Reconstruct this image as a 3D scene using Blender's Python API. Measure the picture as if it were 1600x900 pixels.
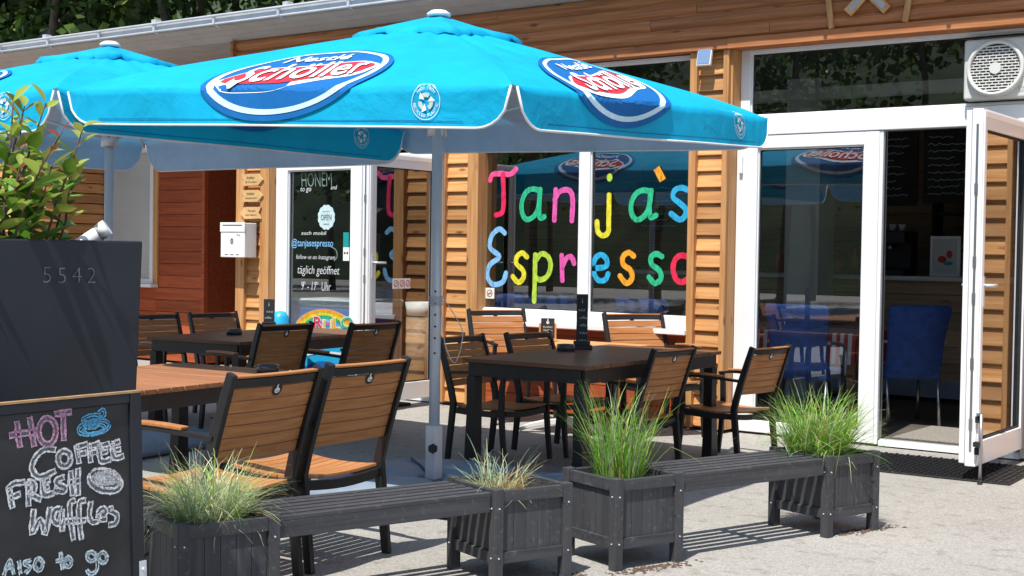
import bpy, bmesh, math, random
from mathutils import Vector, Matrix
R = math.radians
PI = math.pi
rnd = random.Random(7)
for o in list(bpy.data.objects):
    bpy.data.objects.remove(o, do_unlink=True)
S = bpy.context.scene
COL = S.collection

# ------------------------------------------------------------------ camera
cam_d = bpy.data.cameras.new('camera')
cam_d.sensor_width = 36.0
cam_d.lens = 2100.0 / 1600.0 * 36.0
cam_d.clip_start = 0.05
cam_d.clip_end = 500
cam = bpy.data.objects.new('camera', cam_d)
COL.objects.link(cam)
cr = Vector((0.808693, 0.588040, 0.014966)).normalized()
cu = Vector((-0.027664, 0.012605, 0.999538)).normalized()
cf = Vector((-0.587579, 0.808734, -0.026461)).normalized()
cam.matrix_world = Matrix(((cr.x, cu.x, -cf.x, 0.0), (cr.y, cu.y, -cf.y, 0.0), (cr.z, cu.z, -cf.z, 1.471), (0, 0, 0, 1)))
S.camera = cam

# ------------------------------------------------------------------ world and sun
to_sun = Vector((0.07, -0.50, 1.0)).normalized()
elev = math.asin(to_sun.z)
w = bpy.data.worlds.new('World')
S.world = w
w.use_nodes = True
nt = w.node_tree
bg = nt.nodes['Background']
sky = nt.nodes.new('ShaderNodeTexSky')
sky.sky_type = 'NISHITA'
sky.sun_disc = False
sky.sun_elevation = elev
sky.sun_rotation = math.atan2(to_sun.x, to_sun.y)
sky.air_density = 1.0
sky.dust_density = 1.0
nt.links.new(sky.outputs[0], bg.inputs[0])
bg.inputs[1].default_value = 0.135
sun_d = bpy.data.lights.new('sun', 'SUN')
sun_d.energy = 4.8
sun_d.angle = R(0.5)
sun_d.color = (1.0, 0.96, 0.895)
sun = bpy.data.objects.new('sun', sun_d)
sun.rotation_euler = (-to_sun).to_track_quat('-Z', 'Y').to_euler()
COL.objects.link(sun)
S.view_settings.view_transform = 'Standard'
S.view_settings.look = 'None'
S.view_settings.exposure = 0.42
S.view_settings.gamma = 1.0

# ------------------------------------------------------------------ materials
MATS = {}
def new_mat(name):
    m = bpy.data.materials.new(name)
    m.use_nodes = True
    n = m.node_tree.nodes
    return m, n, m.node_tree.links, n['Principled BSDF']

def plain(name, col, rough=0.6, metal=0.0, var=0.12, scale=14.0, bump=0.0, spec=0.5, detail=6):
    """principled material whose colour wanders a little with noise"""
    m, n, l, b = new_mat(name)
    tc = n.new('ShaderNodeTexCoord')
    no = n.new('ShaderNodeTexNoise')
    no.inputs['Scale'].default_value = scale
    no.inputs['Detail'].default_value = detail
    l.new(tc.outputs['Object'], no.inputs['Vector'])
    r = n.new('ShaderNodeValToRGB')
    r.color_ramp.elements[0].position = 0.3
    r.color_ramp.elements[1].position = 0.7
    r.color_ramp.elements[0].color = (*[c * (1 - var) for c in col], 1)
    r.color_ramp.elements[1].color = (*[min(1, c * (1 + var)) for c in col], 1)
    l.new(no.outputs['Fac'], r.inputs['Fac'])
    l.new(r.outputs['Color'], b.inputs['Base Color'])
    b.inputs['Roughness'].default_value = rough
    b.inputs['Metallic'].default_value = metal
    b.inputs['Specular IOR Level'].default_value = spec
    if bump:
        bp = n.new('ShaderNodeBump')
        bp.inputs['Strength'].default_value = bump
        bp.inputs['Distance'].default_value = 0.004
        no2 = n.new('ShaderNodeTexNoise')
        no2.inputs['Scale'].default_value = scale * 9
        l.new(tc.outputs['Object'], no2.inputs['Vector'])
        l.new(no2.outputs['Fac'], bp.inputs['Height'])
        l.new(bp.outputs['Normal'], b.inputs['Normal'])
    MATS[name] = m
    return m

def wood(name, c1, c2, axis='x', rough=0.6, grain=1.0, knots=True, island=0.25, spec=0.35, scuff=0.0):
    """streaky wood grain running along one axis, each loose board a little different"""
    m, n, l, b = new_mat(name)
    tc = n.new('ShaderNodeTexCoord')
    geo = n.new('ShaderNodeNewGeometry')
    off = n.new('ShaderNodeVectorMath'); off.operation = 'ADD'
    mulv = n.new('ShaderNodeVectorMath'); mulv.operation = 'SCALE'
    comb = n.new('ShaderNodeCombineXYZ')
    for i in range(3):
        l.new(geo.outputs['Random Per Island'], comb.inputs[i])
    l.new(comb.outputs[0], mulv.inputs[0]); mulv.inputs['Scale'].default_value = 17.0
    l.new(tc.outputs['Object'], off.inputs[0]); l.new(mulv.outputs[0], off.inputs[1])
    mp = n.new('ShaderNodeMapping')
    sc = {'x': (1.6, 38, 38), 'y': (38, 1.6, 38), 'z': (38, 38, 1.6)}[axis]
    mp.inputs['Scale'].default_value = [s * grain for s in sc]
    l.new(off.outputs[0], mp.inputs['Vector'])
    no = n.new('ShaderNodeTexNoise')
    no.inputs['Scale'].default_value = 1.0
    no.inputs['Detail'].default_value = 7
    no.inputs['Distortion'].default_value = 0.6
    l.new(mp.outputs[0], no.inputs['Vector'])
    r = n.new('ShaderNodeValToRGB')
    r.color_ramp.elements[0].position = 0.32
    r.color_ramp.elements[1].position = 0.68
    r.color_ramp.elements[0].color = (*c1, 1)
    r.color_ramp.elements[1].color = (*c2, 1)
    l.new(no.outputs['Fac'], r.inputs['Fac'])
    col = r.outputs['Color']
    if knots:
        mp2 = n.new('ShaderNodeMapping')
        s2 = {'x': (2.2, 7, 7), 'y': (7, 2.2, 7), 'z': (7, 7, 2.2)}[axis]
        mp2.inputs['Scale'].default_value = s2
        l.new(off.outputs[0], mp2.inputs['Vector'])
        vo = n.new('ShaderNodeTexVoronoi')
        vo.inputs['Scale'].default_value = 1.0
        l.new(mp2.outputs[0], vo.inputs['Vector'])
        rk = n.new('ShaderNodeValToRGB')
        rk.color_ramp.elements[0].position = 0.035
        rk.color_ramp.elements[1].position = 0.14
        rk.color_ramp.elements[0].color = (0.30, 0.22, 0.16, 1)
        rk.color_ramp.elements[1].color = (1, 1, 1, 1)
        l.new(vo.outputs['Distance'], rk.inputs['Fac'])
        mx = n.new('ShaderNodeMixRGB'); mx.blend_type = 'MULTIPLY'; mx.inputs[0].default_value = 1
        l.new(col, mx.inputs[1]); l.new(rk.outputs[0], mx.inputs[2])
        col = mx.outputs[0]
    if scuff:
        ns = n.new('ShaderNodeTexNoise'); ns.inputs['Scale'].default_value = 26; ns.inputs['Detail'].default_value = 9; ns.inputs['Roughness'].default_value = 0.75
        l.new(off.outputs[0], ns.inputs['Vector'])
        rs = n.new('ShaderNodeValToRGB')
        rs.color_ramp.elements[0].position = 0.56; rs.color_ramp.elements[1].position = 0.74
        rs.color_ramp.elements[0].color = (0, 0, 0, 1); rs.color_ramp.elements[1].color = (scuff, scuff, scuff, 1)
        l.new(ns.outputs['Fac'], rs.inputs['Fac'])
        mw = n.new('ShaderNodeMixRGB'); mw.inputs[2].default_value = (0.24, 0.22, 0.20, 1)
        l.new(rs.outputs[0], mw.inputs[0]); l.new(col, mw.inputs[1]); col = mw.outputs[0]
    hs = n.new('ShaderNodeHueSaturation')
    ma = n.new('ShaderNodeMapRange')
    ma.inputs['To Min'].default_value = 1 - island
    ma.inputs['To Max'].default_value = 1 + island
    l.new(geo.outputs['Random Per Island'], ma.inputs['Value'])
    l.new(ma.outputs[0], hs.inputs['Value'])
    l.new(col, hs.inputs['Color'])
    l.new(hs.outputs[0], b.inputs['Base Color'])
    b.inputs['Roughness'].default_value = rough
    b.inputs['Specular IOR Level'].default_value = spec
    bp = n.new('ShaderNodeBump')
    bp.inputs['Strength'].default_value = 0.25
    bp.inputs['Distance'].default_value = 0.002
    l.new(no.outputs['Fac'], bp.inputs['Height'])
    l.new(bp.outputs['Normal'], b.inputs['Normal'])
    MATS[name] = m
    return m

def cloth(name, front, back, trans=0.12):
    """woven fabric: coloured on the outer face, paler lining on the inner face"""
    m, n, l, b = new_mat(name)
    geo = n.new('ShaderNodeNewGeometry')
    mx = n.new('ShaderNodeMixRGB')
    mx.inputs[1].default_value = (*front, 1); mx.inputs[2].default_value = (*back, 1)
    l.new(geo.outputs['Backfacing'], mx.inputs[0])
    tc = n.new('ShaderNodeTexCoord')
    no = n.new('ShaderNodeTexNoise'); no.inputs['Scale'].default_value = 3.2; no.inputs['Detail'].default_value = 7; no.inputs['Distortion'].default_value = 1.2
    l.new(tc.outputs['Object'], no.inputs['Vector'])
    bp = n.new('ShaderNodeBump'); bp.inputs['Strength'].default_value = 0.42; bp.inputs['Distance'].default_value = 0.04
    l.new(no.outputs['Fac'], bp.inputs['Height'])
    l.new(bp.outputs['Normal'], b.inputs['Normal'])
    nf = n.new('ShaderNodeTexNoise'); nf.inputs['Scale'].default_value = 2.3; nf.inputs['Detail'].default_value = 8; nf.inputs['Roughness'].default_value = 0.65
    l.new(tc.outputs['Object'], nf.inputs['Vector'])
    mf = n.new('ShaderNodeMapRange'); mf.inputs['From Min'].default_value = 0.3; mf.inputs['From Max'].default_value = 0.7; mf.inputs['To Min'].default_value = 0.84; mf.inputs['To Max'].default_value = 1.12
    l.new(nf.outputs['Fac'], mf.inputs['Value'])
    hf = n.new('ShaderNodeHueSaturation'); l.new(mf.outputs[0], hf.inputs['Value']); l.new(mx.outputs[0], hf.inputs['Color'])
    l.new(hf.outputs[0], b.inputs['Base Color'])
    b.inputs['Roughness'].default_value = 0.75
    b.inputs['Specular IOR Level'].default_value = 0.25
    tr = n.new('ShaderNodeBsdfTranslucent')
    tr.inputs['Color'].default_value = (*front, 1)
    ms = n.new('ShaderNodeMixShader'); ms.inputs[0].default_value = trans
    l.new(b.outputs[0], ms.inputs[1]); l.new(tr.outputs[0], ms.inputs[2])
    l.new(ms.outputs[0], n['Material Output'].inputs['Surface'])
    MATS[name] = m
    return m

def glass(name, tint, base=0.19):
    m, n, l, b = new_mat(name)
    n.remove(b)
    lw = n.new('ShaderNodeLayerWeight'); lw.inputs['Blend'].default_value = 0.5
    pw = n.new('ShaderNodeMath'); pw.operation = 'POWER'; pw.inputs[1].default_value = 3.6
    l.new(lw.outputs['Facing'], pw.inputs[0])
    ma = n.new('ShaderNodeMapRange')
    ma.inputs['To Min'].default_value = base; ma.inputs['To Max'].default_value = 1.0
    l.new(pw.outputs[0], ma.inputs['Value'])
    tr = n.new('ShaderNodeBsdfTransparent'); tr.inputs[0].default_value = (*tint, 1)
    gl = n.new('ShaderNodeBsdfGlossy'); gl.inputs['Roughness'].default_value = 0.0
    gl.inputs['Color'].default_value = (0.95, 0.97, 1.0, 1)
    ms = n.new('ShaderNodeMixShader')
    l.new(ma.outputs[0], ms.inputs[0]); l.new(tr.outputs[0], ms.inputs[1]); l.new(gl.outputs[0], ms.inputs[2])
    l.new(ms.outputs[0], n['Material Output'].inputs['Surface'])
    MATS[name] = m
    return m

def ground_mat(name):
    m, n, l, b = new_mat(name)
    tc = n.new('ShaderNodeTexCoord')
    def noise(s, d=8):
        x = n.new('ShaderNodeTexNoise'); x.inputs['Scale'].default_value = s; x.inputs['Detail'].default_value = d
        l.new(tc.outputs['Object'], x.inputs['Vector']); return x
    big = noise(0.55); fine = noise(60, 4)
    r1 = n.new('ShaderNodeValToRGB')
    r1.color_ramp.elements[0].position = 0.3; r1.color_ramp.elements[1].position = 0.72
    r1.color_ramp.elements[0].color = (0.30, 0.288, 0.265, 1); r1.color_ramp.elements[1].color = (0.395, 0.38, 0.353, 1)
    l.new(big.outputs['Fac'], r1.inputs['Fac'])
    vo = n.new('ShaderNodeTexVoronoi'); vo.inputs['Scale'].default_value = 120
    l.new(tc.outputs['Object'], vo.inputs['Vector'])
    r2 = n.new('ShaderNodeValToRGB')
    r2.color_ramp.elements[0].position = 0.0; r2.color_ramp.elements[1].position = 1.0
    r2.color_ramp.elements[0].color = (0.56, 0.55, 0.54, 1); r2.color_ramp.elements[1].color = (1.27, 1.26, 1.24, 1)
    l.new(vo.outputs['Color'], r2.inputs['Fac'])
    mx = n.new('ShaderNodeMixRGB'); mx.blend_type = 'MULTIPLY'; mx.inputs[0].default_value = 0.75
    l.new(r1.outputs[0], mx.inputs[1]); l.new(r2.outputs[0], mx.inputs[2])
    spots = noise(9, 3)
    r3 = n.new('ShaderNodeValToRGB')
    r3.color_ramp.elements[0].position = 0.30; r3.color_ramp.elements[1].position = 0.44
    r3.color_ramp.elements[0].color = (0.70, 0.67, 0.63, 1); r3.color_ramp.elements[1].color = (1, 1, 1, 1)
    l.new(spots.outputs['Fac'], r3.inputs['Fac'])
    mx2 = n.new('ShaderNodeMixRGB'); mx2.blend_type = 'MULTIPLY'; mx2.inputs[0].default_value = 0.8
    l.new(mx.outputs[0], mx2.inputs[1]); l.new(r3.outputs[0], mx2.inputs[2])
    l.new(mx2.outputs[0], b.inputs['Base Color'])
    b.inputs['Roughness'].default_value = 0.9
    bp = n.new('ShaderNodeBump'); bp.inputs['Strength'].default_value = 0.6; bp.inputs['Distance'].default_value = 0.006
    ad = n.new('ShaderNodeMath'); ad.operation = 'ADD'
    l.new(vo.outputs['Distance'], ad.inputs[0]); l.new(fine.outputs['Fac'], ad.inputs[1])
    l.new(ad.outputs[0], bp.inputs['Height']); l.new(bp.outputs['Normal'], b.inputs['Normal'])
    MATS[name] = m
    return m

M = MATS
ground_mat('patio_gravel')
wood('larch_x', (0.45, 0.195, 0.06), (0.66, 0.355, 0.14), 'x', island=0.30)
wood('larch_z', (0.45, 0.20, 0.065), (0.66, 0.355, 0.145), 'z')
wood('larch_y', (0.40, 0.17, 0.055), (0.58, 0.28, 0.11), 'y')
wood('larch_shaded', (0.30, 0.10, 0.035), (0.50, 0.20, 0.075), 'x', island=0.12)  # same timber as the walls, colour darkened for the shade under the eave
wood('red_stain', (0.27, 0.050, 0.016), (0.42, 0.098, 0.032), 'x', knots=False)
wood('chair_wood', (0.36, 0.140, 0.046), (0.50, 0.222, 0.080), 'x', grain=1.5, knots=False, island=0.10, rough=0.5)
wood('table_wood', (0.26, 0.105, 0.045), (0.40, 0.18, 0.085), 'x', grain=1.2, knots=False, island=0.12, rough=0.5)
wood('table_wood_shaded', (0.13, 0.055, 0.03), (0.21, 0.098, 0.052), 'x', grain=1.2, knots=False, island=0.12, rough=0.45)  # same table wood, with the parasols' shade put into its colour
wood('counter_wood', (0.26, 0.16, 0.095), (0.40, 0.26, 0.16), 'x', island=0.2)
wood('black_planks', (0.040, 0.042, 0.048), (0.064, 0.065, 0.070), 'z', knots=False, island=0.09, rough=0.62, scuff=0.5)
wood('black_slats', (0.036, 0.038, 0.044), (0.070, 0.071, 0.076), 'x', knots=False, island=0.14, rough=0.55, scuff=0.6)
plain('black_metal', (0.012, 0.012, 0.014), 0.42, 0.0, 0.2, 20)
plain('white_pvc', (0.82, 0.83, 0.84), 0.32, 0, 0.02, 3)
plain('white_paint', (0.78, 0.78, 0.76), 0.5, 0, 0.04, 5)
plain('grey_boards', (0.42, 0.40, 0.385), 0.7, 0, 0.08, 4)
plain('zinc', (0.62, 0.65, 0.69), 0.38, 0.3, 0.08, 6)
plain('steel', (0.45, 0.46, 0.48), 0.3, 0.9, 0.1, 9)
plain('pole_alu', (0.52, 0.56, 0.62), 0.42, 0.25, 0.05, 4)
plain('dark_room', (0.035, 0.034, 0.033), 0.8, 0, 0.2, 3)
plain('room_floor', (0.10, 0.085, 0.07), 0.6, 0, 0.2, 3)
plain('pillar_grey', (0.58, 0.58, 0.56), 0.8, 0, 0.05, 3)
plain('chalk_black', (0.019, 0.020, 0.022), 0.62, 0, 0.75, 4.5, bump=0.15, detail=9)
plain('box_black', (0.010, 0.0135, 0.021), 0.6, 0, 0.40, 2.6, bump=0.1)
plain('bare_edge', (0.42, 0.25, 0.12), 0.7, 0, 0.25, 20)
for nm, c in dict(chalk_rose=(0.55, 0.27, 0.40), chalk_white=(0.66, 0.71, 0.74), chalk_pale=(0.50, 0.61, 0.67), chalk_blue=(0.12, 0.42, 0.72), chalk_green=(0.17, 0.25, 0.21), chalk_dust=(0.13, 0.14, 0.15), paint_paleaqua=(0.50, 0.72, 0.76)).items():
    m_ = plain(nm, c, 0.95, 0, 0.55, 160)
for nm, c in dict(pink=(0.86, 0.10, 0.30), crimson=(0.72, 0.02, 0.10), green=(0.02, 0.46, 0.22), magenta=(0.72, 0.10, 0.38), yellow=(0.72, 0.66, 0.03),
                  lime=(0.42, 0.62, 0.05), blue=(0.02, 0.38, 0.66), sky=(0.22, 0.50, 0.82), orange=(0.85, 0.36, 0.02), red=(0.70, 0.02, 0.07)).items():
    m_ = plain('paint_' + nm, c, 0.55, 0, 0.16, 22)
    n_, l_ = m_.node_tree.nodes, m_.node_tree.links
    tc_ = n_.new('ShaderNodeTexCoord'); mp_ = n_.new('ShaderNodeMapping'); mp_.inputs['Scale'].default_value = (42, 42, 11)
    nz_ = n_.new('ShaderNodeTexNoise'); nz_.inputs['Scale'].default_value = 1.0; nz_.inputs['Detail'].default_value = 6
    l_.new(tc_.outputs['Object'], mp_.inputs['Vector']); l_.new(mp_.outputs[0], nz_.inputs['Vector'])
    rp_ = n_.new('ShaderNodeMapRange'); rp_.inputs['From Min'].default_value = 0.48; rp_.inputs['From Max'].default_value = 0.78; rp_.inputs['To Max'].default_value = 0.55
    l_.new(nz_.outputs['Fac'], rp_.inputs['Value'])
    tr_ = n_.new('ShaderNodeBsdfTransparent'); ms_ = n_.new('ShaderNodeMixShader')
    l_.new(rp_.outputs[0], ms_.inputs[0]); l_.new(n_['Principled BSDF'].outputs[0], ms_.inputs[1]); l_.new(tr_.outputs[0], ms_.inputs[2])
    l_.new(ms_.outputs[0], n_['Material Output'].inputs['Surface'])
cloth('canopy_blue', (0.0, 0.40, 0.66), (0.46, 0.57, 0.74), 0.13)
cloth('canopy_white', (0.82, 0.86, 0.88), (0.8, 0.84, 0.86))
cloth('print_navy', (0.004, 0.13, 0.40), (0.3, 0.36, 0.44), 0.05)
cloth('print_red', (0.66, 0.03, 0.055), (0.5, 0.4, 0.4), 0.05)
cloth('print_ring', (0.55, 0.78, 0.90), (0.5, 0.6, 0.6), 0.05)
cloth('print_white', (0.85, 0.87, 0.88), (0.5, 0.6, 0.6), 0.05)
glass('window_glass', (0.78, 0.83, 0.82))
glass('leaf_glass', (0.62, 0.66, 0.66), 0.24)
glass('dim_glass', (0.90, 0.92, 0.92), 0.03)
plain('curtain_grey', (0.62, 0.62, 0.59), 0.9, 0, 0.06, 2)
plain('rubber', (0.014, 0.014, 0.014), 0.8, 0, 0.3, 30)
plain('coir', (0.26, 0.24, 0.21), 0.95, 0, 0.3, 60, bump=0.8)
plain('digit_metal', (0.13, 0.14, 0.16), 0.5, 0.2, 0.3, 30)
plain('soil', (0.035, 0.025, 0.017), 0.95, 0, 0.5, 40, bump=0.8)
plain('spilt_soil', (0.10, 0.062, 0.040), 0.95, 0, 0.4, 40, bump=0.8)
plain('weight_grey', (0.20, 0.25, 0.31), 0.55, 0, 0.1, 8, bump=0.1)
plain('navy_cover', (0.014, 0.050, 0.21), 0.85, 0, 0.25, 14, bump=0.4)
plain('red_cloth', (0.60, 0.05, 0.06), 0.9, 0, 0.1, 9)
plain('smoked_plastic', (0.05, 0.052, 0.055), 0.2, 0, 0.1, 9)
plain('shade_panel', (0.28, 0.40, 0.58), 0.25, 0.5, 0.03, 5)
plain('orange_wood', (0.56, 0.27, 0.09), 0.55, 0, 0.1, 20)
plain('arrow_wood', (0.58, 0.36, 0.15), 0.7, 0, 0.12, 25)
plain('ink', (0.045, 0.03, 0.02), 0.8, 0, 0.2, 30)
plain('paper', (0.80, 0.80, 0.78), 0.7, 0, 0.03, 9)
plain('sign_teal', (0.0, 0.30, 0.26), 0.5, 0, 0.05, 9)
plain('sign_red', (0.60, 0.04, 0.04), 0.5, 0, 0.05, 9)
plain('ice_blue', (0.02, 0.40, 0.72), 0.35, 0, 0.08, 5)
plain('ice_navy', (0.01, 0.14, 0.48), 0.35, 0, 0.08, 5)
plain('appliance', (0.62, 0.62, 0.58), 0.4, 0, 0.03, 4)
plain('vent_dark', (0.02, 0.02, 0.022), 0.6, 0, 0.1, 9)
plain('bark', (0.10, 0.085, 0.065), 0.95, 0, 0.4, 6, bump=0.6)
plain('hill_green', (0.030, 0.050, 0.018), 0.95, 0, 0.5, 0.6)
plain('twig', (0.085, 0.045, 0.028), 0.8, 0, 0.3, 30)

def leafy(name, col, var=0.3, trans=0.35):
    m, n, l, b = new_mat(name)
    geo = n.new('ShaderNodeNewGeometry')
    hs = n.new('ShaderNodeHueSaturation')
    hs.inputs['Color'].default_value = (*col, 1)
    ma = n.new('ShaderNodeMapRange'); ma.inputs['To Min'].default_value = 1 - var; ma.inputs['To Max'].default_value = 1 + var
    l.new(geo.outputs['Random Per Island'], ma.inputs['Value']); l.new(ma.outputs[0], hs.inputs['Value'])
    mh = n.new('ShaderNodeMapRange'); mh.inputs['To Min'].default_value = 0.485; mh.inputs['To Max'].default_value = 0.515
    l.new(geo.outputs['Random Per Island'], mh.inputs['Value']); l.new(mh.outputs[0], hs.inputs['Hue'])
    l.new(hs.outputs[0], b.inputs['Base Color'])
    b.inputs['Roughness'].default_value = 0.45
    tr = n.new('ShaderNodeBsdfTranslucent'); l.new(hs.outputs[0], tr.inputs['Color'])
    ms = n.new('ShaderNodeMixShader'); ms.inputs[0].default_value = trans
    l.new(b.outputs[0], ms.inputs[1]); l.new(tr.outputs[0], ms.inputs[2])
    l.new(ms.outputs[0], n['Material Output'].inputs['Surface'])
    MATS[name] = m
leafy('leaf_dark', (0.035, 0.075, 0.018))
leafy('leaf_mid', (0.065, 0.125, 0.025))
leafy('leaf_light', (0.16, 0.25, 0.045))
leafy('bush_leaf', (0.13, 0.26, 0.03), 0.45)
leafy('bush_leaf_young', (0.33, 0.40, 0.075))
leafy('bush_leaf_pink', (0.52, 0.17, 0.10))
leafy('blade_green', (0.17, 0.38, 0.045))
leafy('blade_lime', (0.36, 0.54, 0.09))
leafy('blade_blue', (0.34, 0.46, 0.29))
leafy('blade_pale', (0.58, 0.62, 0.38))
leafy('blade_straw', (0.56, 0.40, 0.17))

# ------------------------------------------------------------------ mesh builder
class MB:
    def __init__(s):
        s.v = []; s.f = []; s.mi = []; s.sm = []; s.mats = []; s.cur = 0
    def mat(s, m):
        if m not in s.mats: s.mats.append(m)
        s.cur = s.mats.index(m); return s
    def add(s, vs, fs, smooth=False):
        k = len(s.v); s.v += [tuple(v) for v in vs]
        for f in fs:
            s.f.append(tuple(k + i for i in f)); s.mi.append(s.cur); s.sm.append(smooth)
        return s
    def box(s, x0, x1, y0, y1, z0, z1, T=None):
        vs = [Vector(p) for p in ((x0, y0, z0), (x1, y0, z0), (x1, y1, z0), (x0, y1, z0), (x0, y0, z1), (x1, y0, z1), (x1, y1, z1), (x0, y1, z1))]
        if T is not None: vs = [T @ v for v in vs]
        return s.add(vs, [(0, 3, 2, 1), (4, 5, 6, 7), (0, 1, 5, 4), (1, 2, 6, 5), (2, 3, 7, 6), (3, 0, 4, 7)])
    def bar(s, p0, p1, w, h, up=(0, 0, 1), w1=None, h1=None):
        p0 = Vector(p0); p1 = Vector(p1); d = (p1 - p0).normalized()
        a = d.cross(Vector(up))
        if a.length < 1e-4: a = d.cross(Vector((1, 0, 0)))
        a.normalize(); b = a.cross(d).normalized()
        w1 = w if w1 is None else w1; h1 = h if h1 is None else h1
        vs = []
        for p, ww, hh in ((p0, w, h), (p1, w1, h1)):
            for i, j in ((-1, -1), (1, -1), (1, 1), (-1, 1)):
                vs.append(p + a * (i * ww / 2) + b * (j * hh / 2))
        return s.add(vs, [(0, 3, 2, 1), (4, 5, 6, 7), (0, 1, 5, 4), (1, 2, 6, 5), (2, 3, 7, 6), (3, 0, 4, 7)])
    def strip(s, path, w, h, side):
        """rectangular section swept along a path; side = width direction"""
        side = Vector(side).normalized(); P_ = [Vector(p) for p in path]; vs = []; fs = []
        for i, p in enumerate(P_):
            d = (P_[min(i + 1, len(P_) - 1)] - P_[max(i - 1, 0)]).normalized()
            nrm = side.cross(d).normalized()
            ww = w[i] if isinstance(w, (list, tuple)) else w
            hh = h[i] if isinstance(h, (list, tuple)) else h
            for a, b in ((-1, -1), (1, -1), (1, 1), (-1, 1)):
                vs.append(p + side * (a * ww / 2) + nrm * (b * hh / 2))
        for i in range(len(P_) - 1):
            for j in range(4):
                fs.append((i * 4 + j, i * 4 + (j + 1) % 4, i * 4 + 4 + (j + 1) % 4, i * 4 + 4 + j))
        fs.append((3, 2, 1, 0)); k = (len(P_) - 1) * 4; fs.append((k, k + 1, k + 2, k + 3))
        return s.add(vs, fs)
    def tube(s, path, r, n=8, smooth=True, cap=True):
        P_ = [Vector(p) for p in path]; vs = []; fs = []
        ref = Vector((0.13, 0.27, 0.95)).normalized()
        for i, p in enumerate(P_):
            d = (P_[min(i + 1, len(P_) - 1)] - P_[max(i - 1, 0)]).normalized()
            a = d.cross(ref)
            if a.length < 0.15: a = d.cross(Vector((1, 0, 0)))
            a.normalize(); b = a.cross(d).normalized()
            rr = r[i] if isinstance(r, (list, tuple)) else r
            for k in range(n):
                t = 2 * PI * k / n
                vs.append(p + a * (math.cos(t) * rr) + b * (math.sin(t) * rr))
        for i in range(len(P_) - 1):
            for k in range(n):
                fs.append((i * n + k, i * n + (k + 1) % n, (i + 1) * n + (k + 1) % n, (i + 1) * n + k))
        s.add(vs, fs, smooth)
        if cap:
            k0 = len(s.v) - len(vs)
            s.f.append(tuple(k0 + i for i in range(n))[::-1]); s.mi.append(s.cur); s.sm.append(False)
            e = k0 + (len(P_) - 1) * n
            s.f.append(tuple(e + i for i in range(n))); s.mi.append(s.cur); s.sm.append(False)
        return s
    def lathe(s, prof, c=(0, 0, 0), n=24, T=None, smooth=True):
        vs = []; fs = []
        for r_, z in prof:
            for k in range(n):
                t = 2 * PI * k / n
                v = Vector((c[0] + r_ * math.cos(t), c[1] + r_ * math.sin(t), c[2] + z))
                vs.append(T @ v if T is not None else v)
        for i in range(len(prof) - 1):
            for k in range(n):
                fs.append((i * n + k, i * n + (k + 1) % n, (i + 1) * n + (k + 1) % n, (i + 1) * n + k))
        return s.add(vs, fs, smooth)
    def prism(s, outline, th, T):
        """flat outline in local xy with thickness th along local z, placed by T"""
        n = len(outline)
        vs = [T @ Vector((x, y, 0)) for x, y in outline] + [T @ Vector((x, y, th)) for x, y in outline]
        fs = [tuple(range(n))[::-1], tuple(range(n, 2 * n))] + [(i, (i + 1) % n, n + (i + 1) % n, n + i) for i in range(n)]
        return s.add(vs, fs)
    def build(s, name, mat=None, parent=None, bevel=0.0, loc=None, segs=2):
        me = bpy.data.meshes.new(name)
        me.from_pydata(s.v, [], s.f)
        ms = s.mats if s.mats else [mat]
        for m in ms: me.materials.append(MATS[m] if isinstance(m, str) else m)
        if s.mats: me.polygons.foreach_set('material_index', s.mi)
        me.polygons.foreach_set('use_smooth', s.sm)
        me.validate(); me.update()
        o = bpy.data.objects.new(name, me); COL.objects.link(o)
        if loc is not None: o.location = loc
        if parent is not None: o.parent = parent
        if bevel:
            b = o.modifiers.new('soft_edges', 'BEVEL'); b.width = bevel; b.segments = segs; b.limit_method = 'ANGLE'; b.angle_limit = R(40)
        return o

def thing(name, label, cat, loc=(0, 0, 0), rz=0.0, group=None):
    o = bpy.data.objects.new(name, None); COL.objects.link(o)
    o.empty_display_size = 0.1
    o.location = loc; o.rotation_euler = (0, 0, rz)
    o['label'] = label; o['category'] = cat
    if group: o['group'] = group
    return o
def tag(o, label, cat, group=None):
    o['label'] = label; o['category'] = cat
    if group: o['group'] = group
    return o
def dup(root, loc, rz, label, group=None, scale=None):
    r = root.copy(); COL.objects.link(r)
    r.location = loc; r.rotation_euler = (0, 0, rz); r['label'] = label
    if group: r['group'] = group
    if scale: r.scale = (scale,) * 3
    for ch in list(root.children):
        c = ch.copy(); COL.objects.link(c); c.parent = r
        for g in list(ch.children):
            d = g.copy(); COL.objects.link(d); d.parent = c
    return r

def smooth_path(pts, per=6):
    if len(pts) < 3: return list(pts)
    out = []
    for i in range(len(pts) - 1):
        p0 = pts[max(i - 1, 0)]; p1 = pts[i]; p2 = pts[i + 1]; p3 = pts[min(i + 2, len(pts) - 1)]
        for k in range(per):
            t = k / per
            out.append(tuple(0.5 * (2 * b + (c - a) * t + (2 * a - 5 * b + 4 * c - d) * t * t + (3 * b - a - 3 * c + d) * t ** 3) for a, b, c, d in zip(p0, p1, p2, p3)))
    out.append(tuple(pts[-1])); return out

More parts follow.
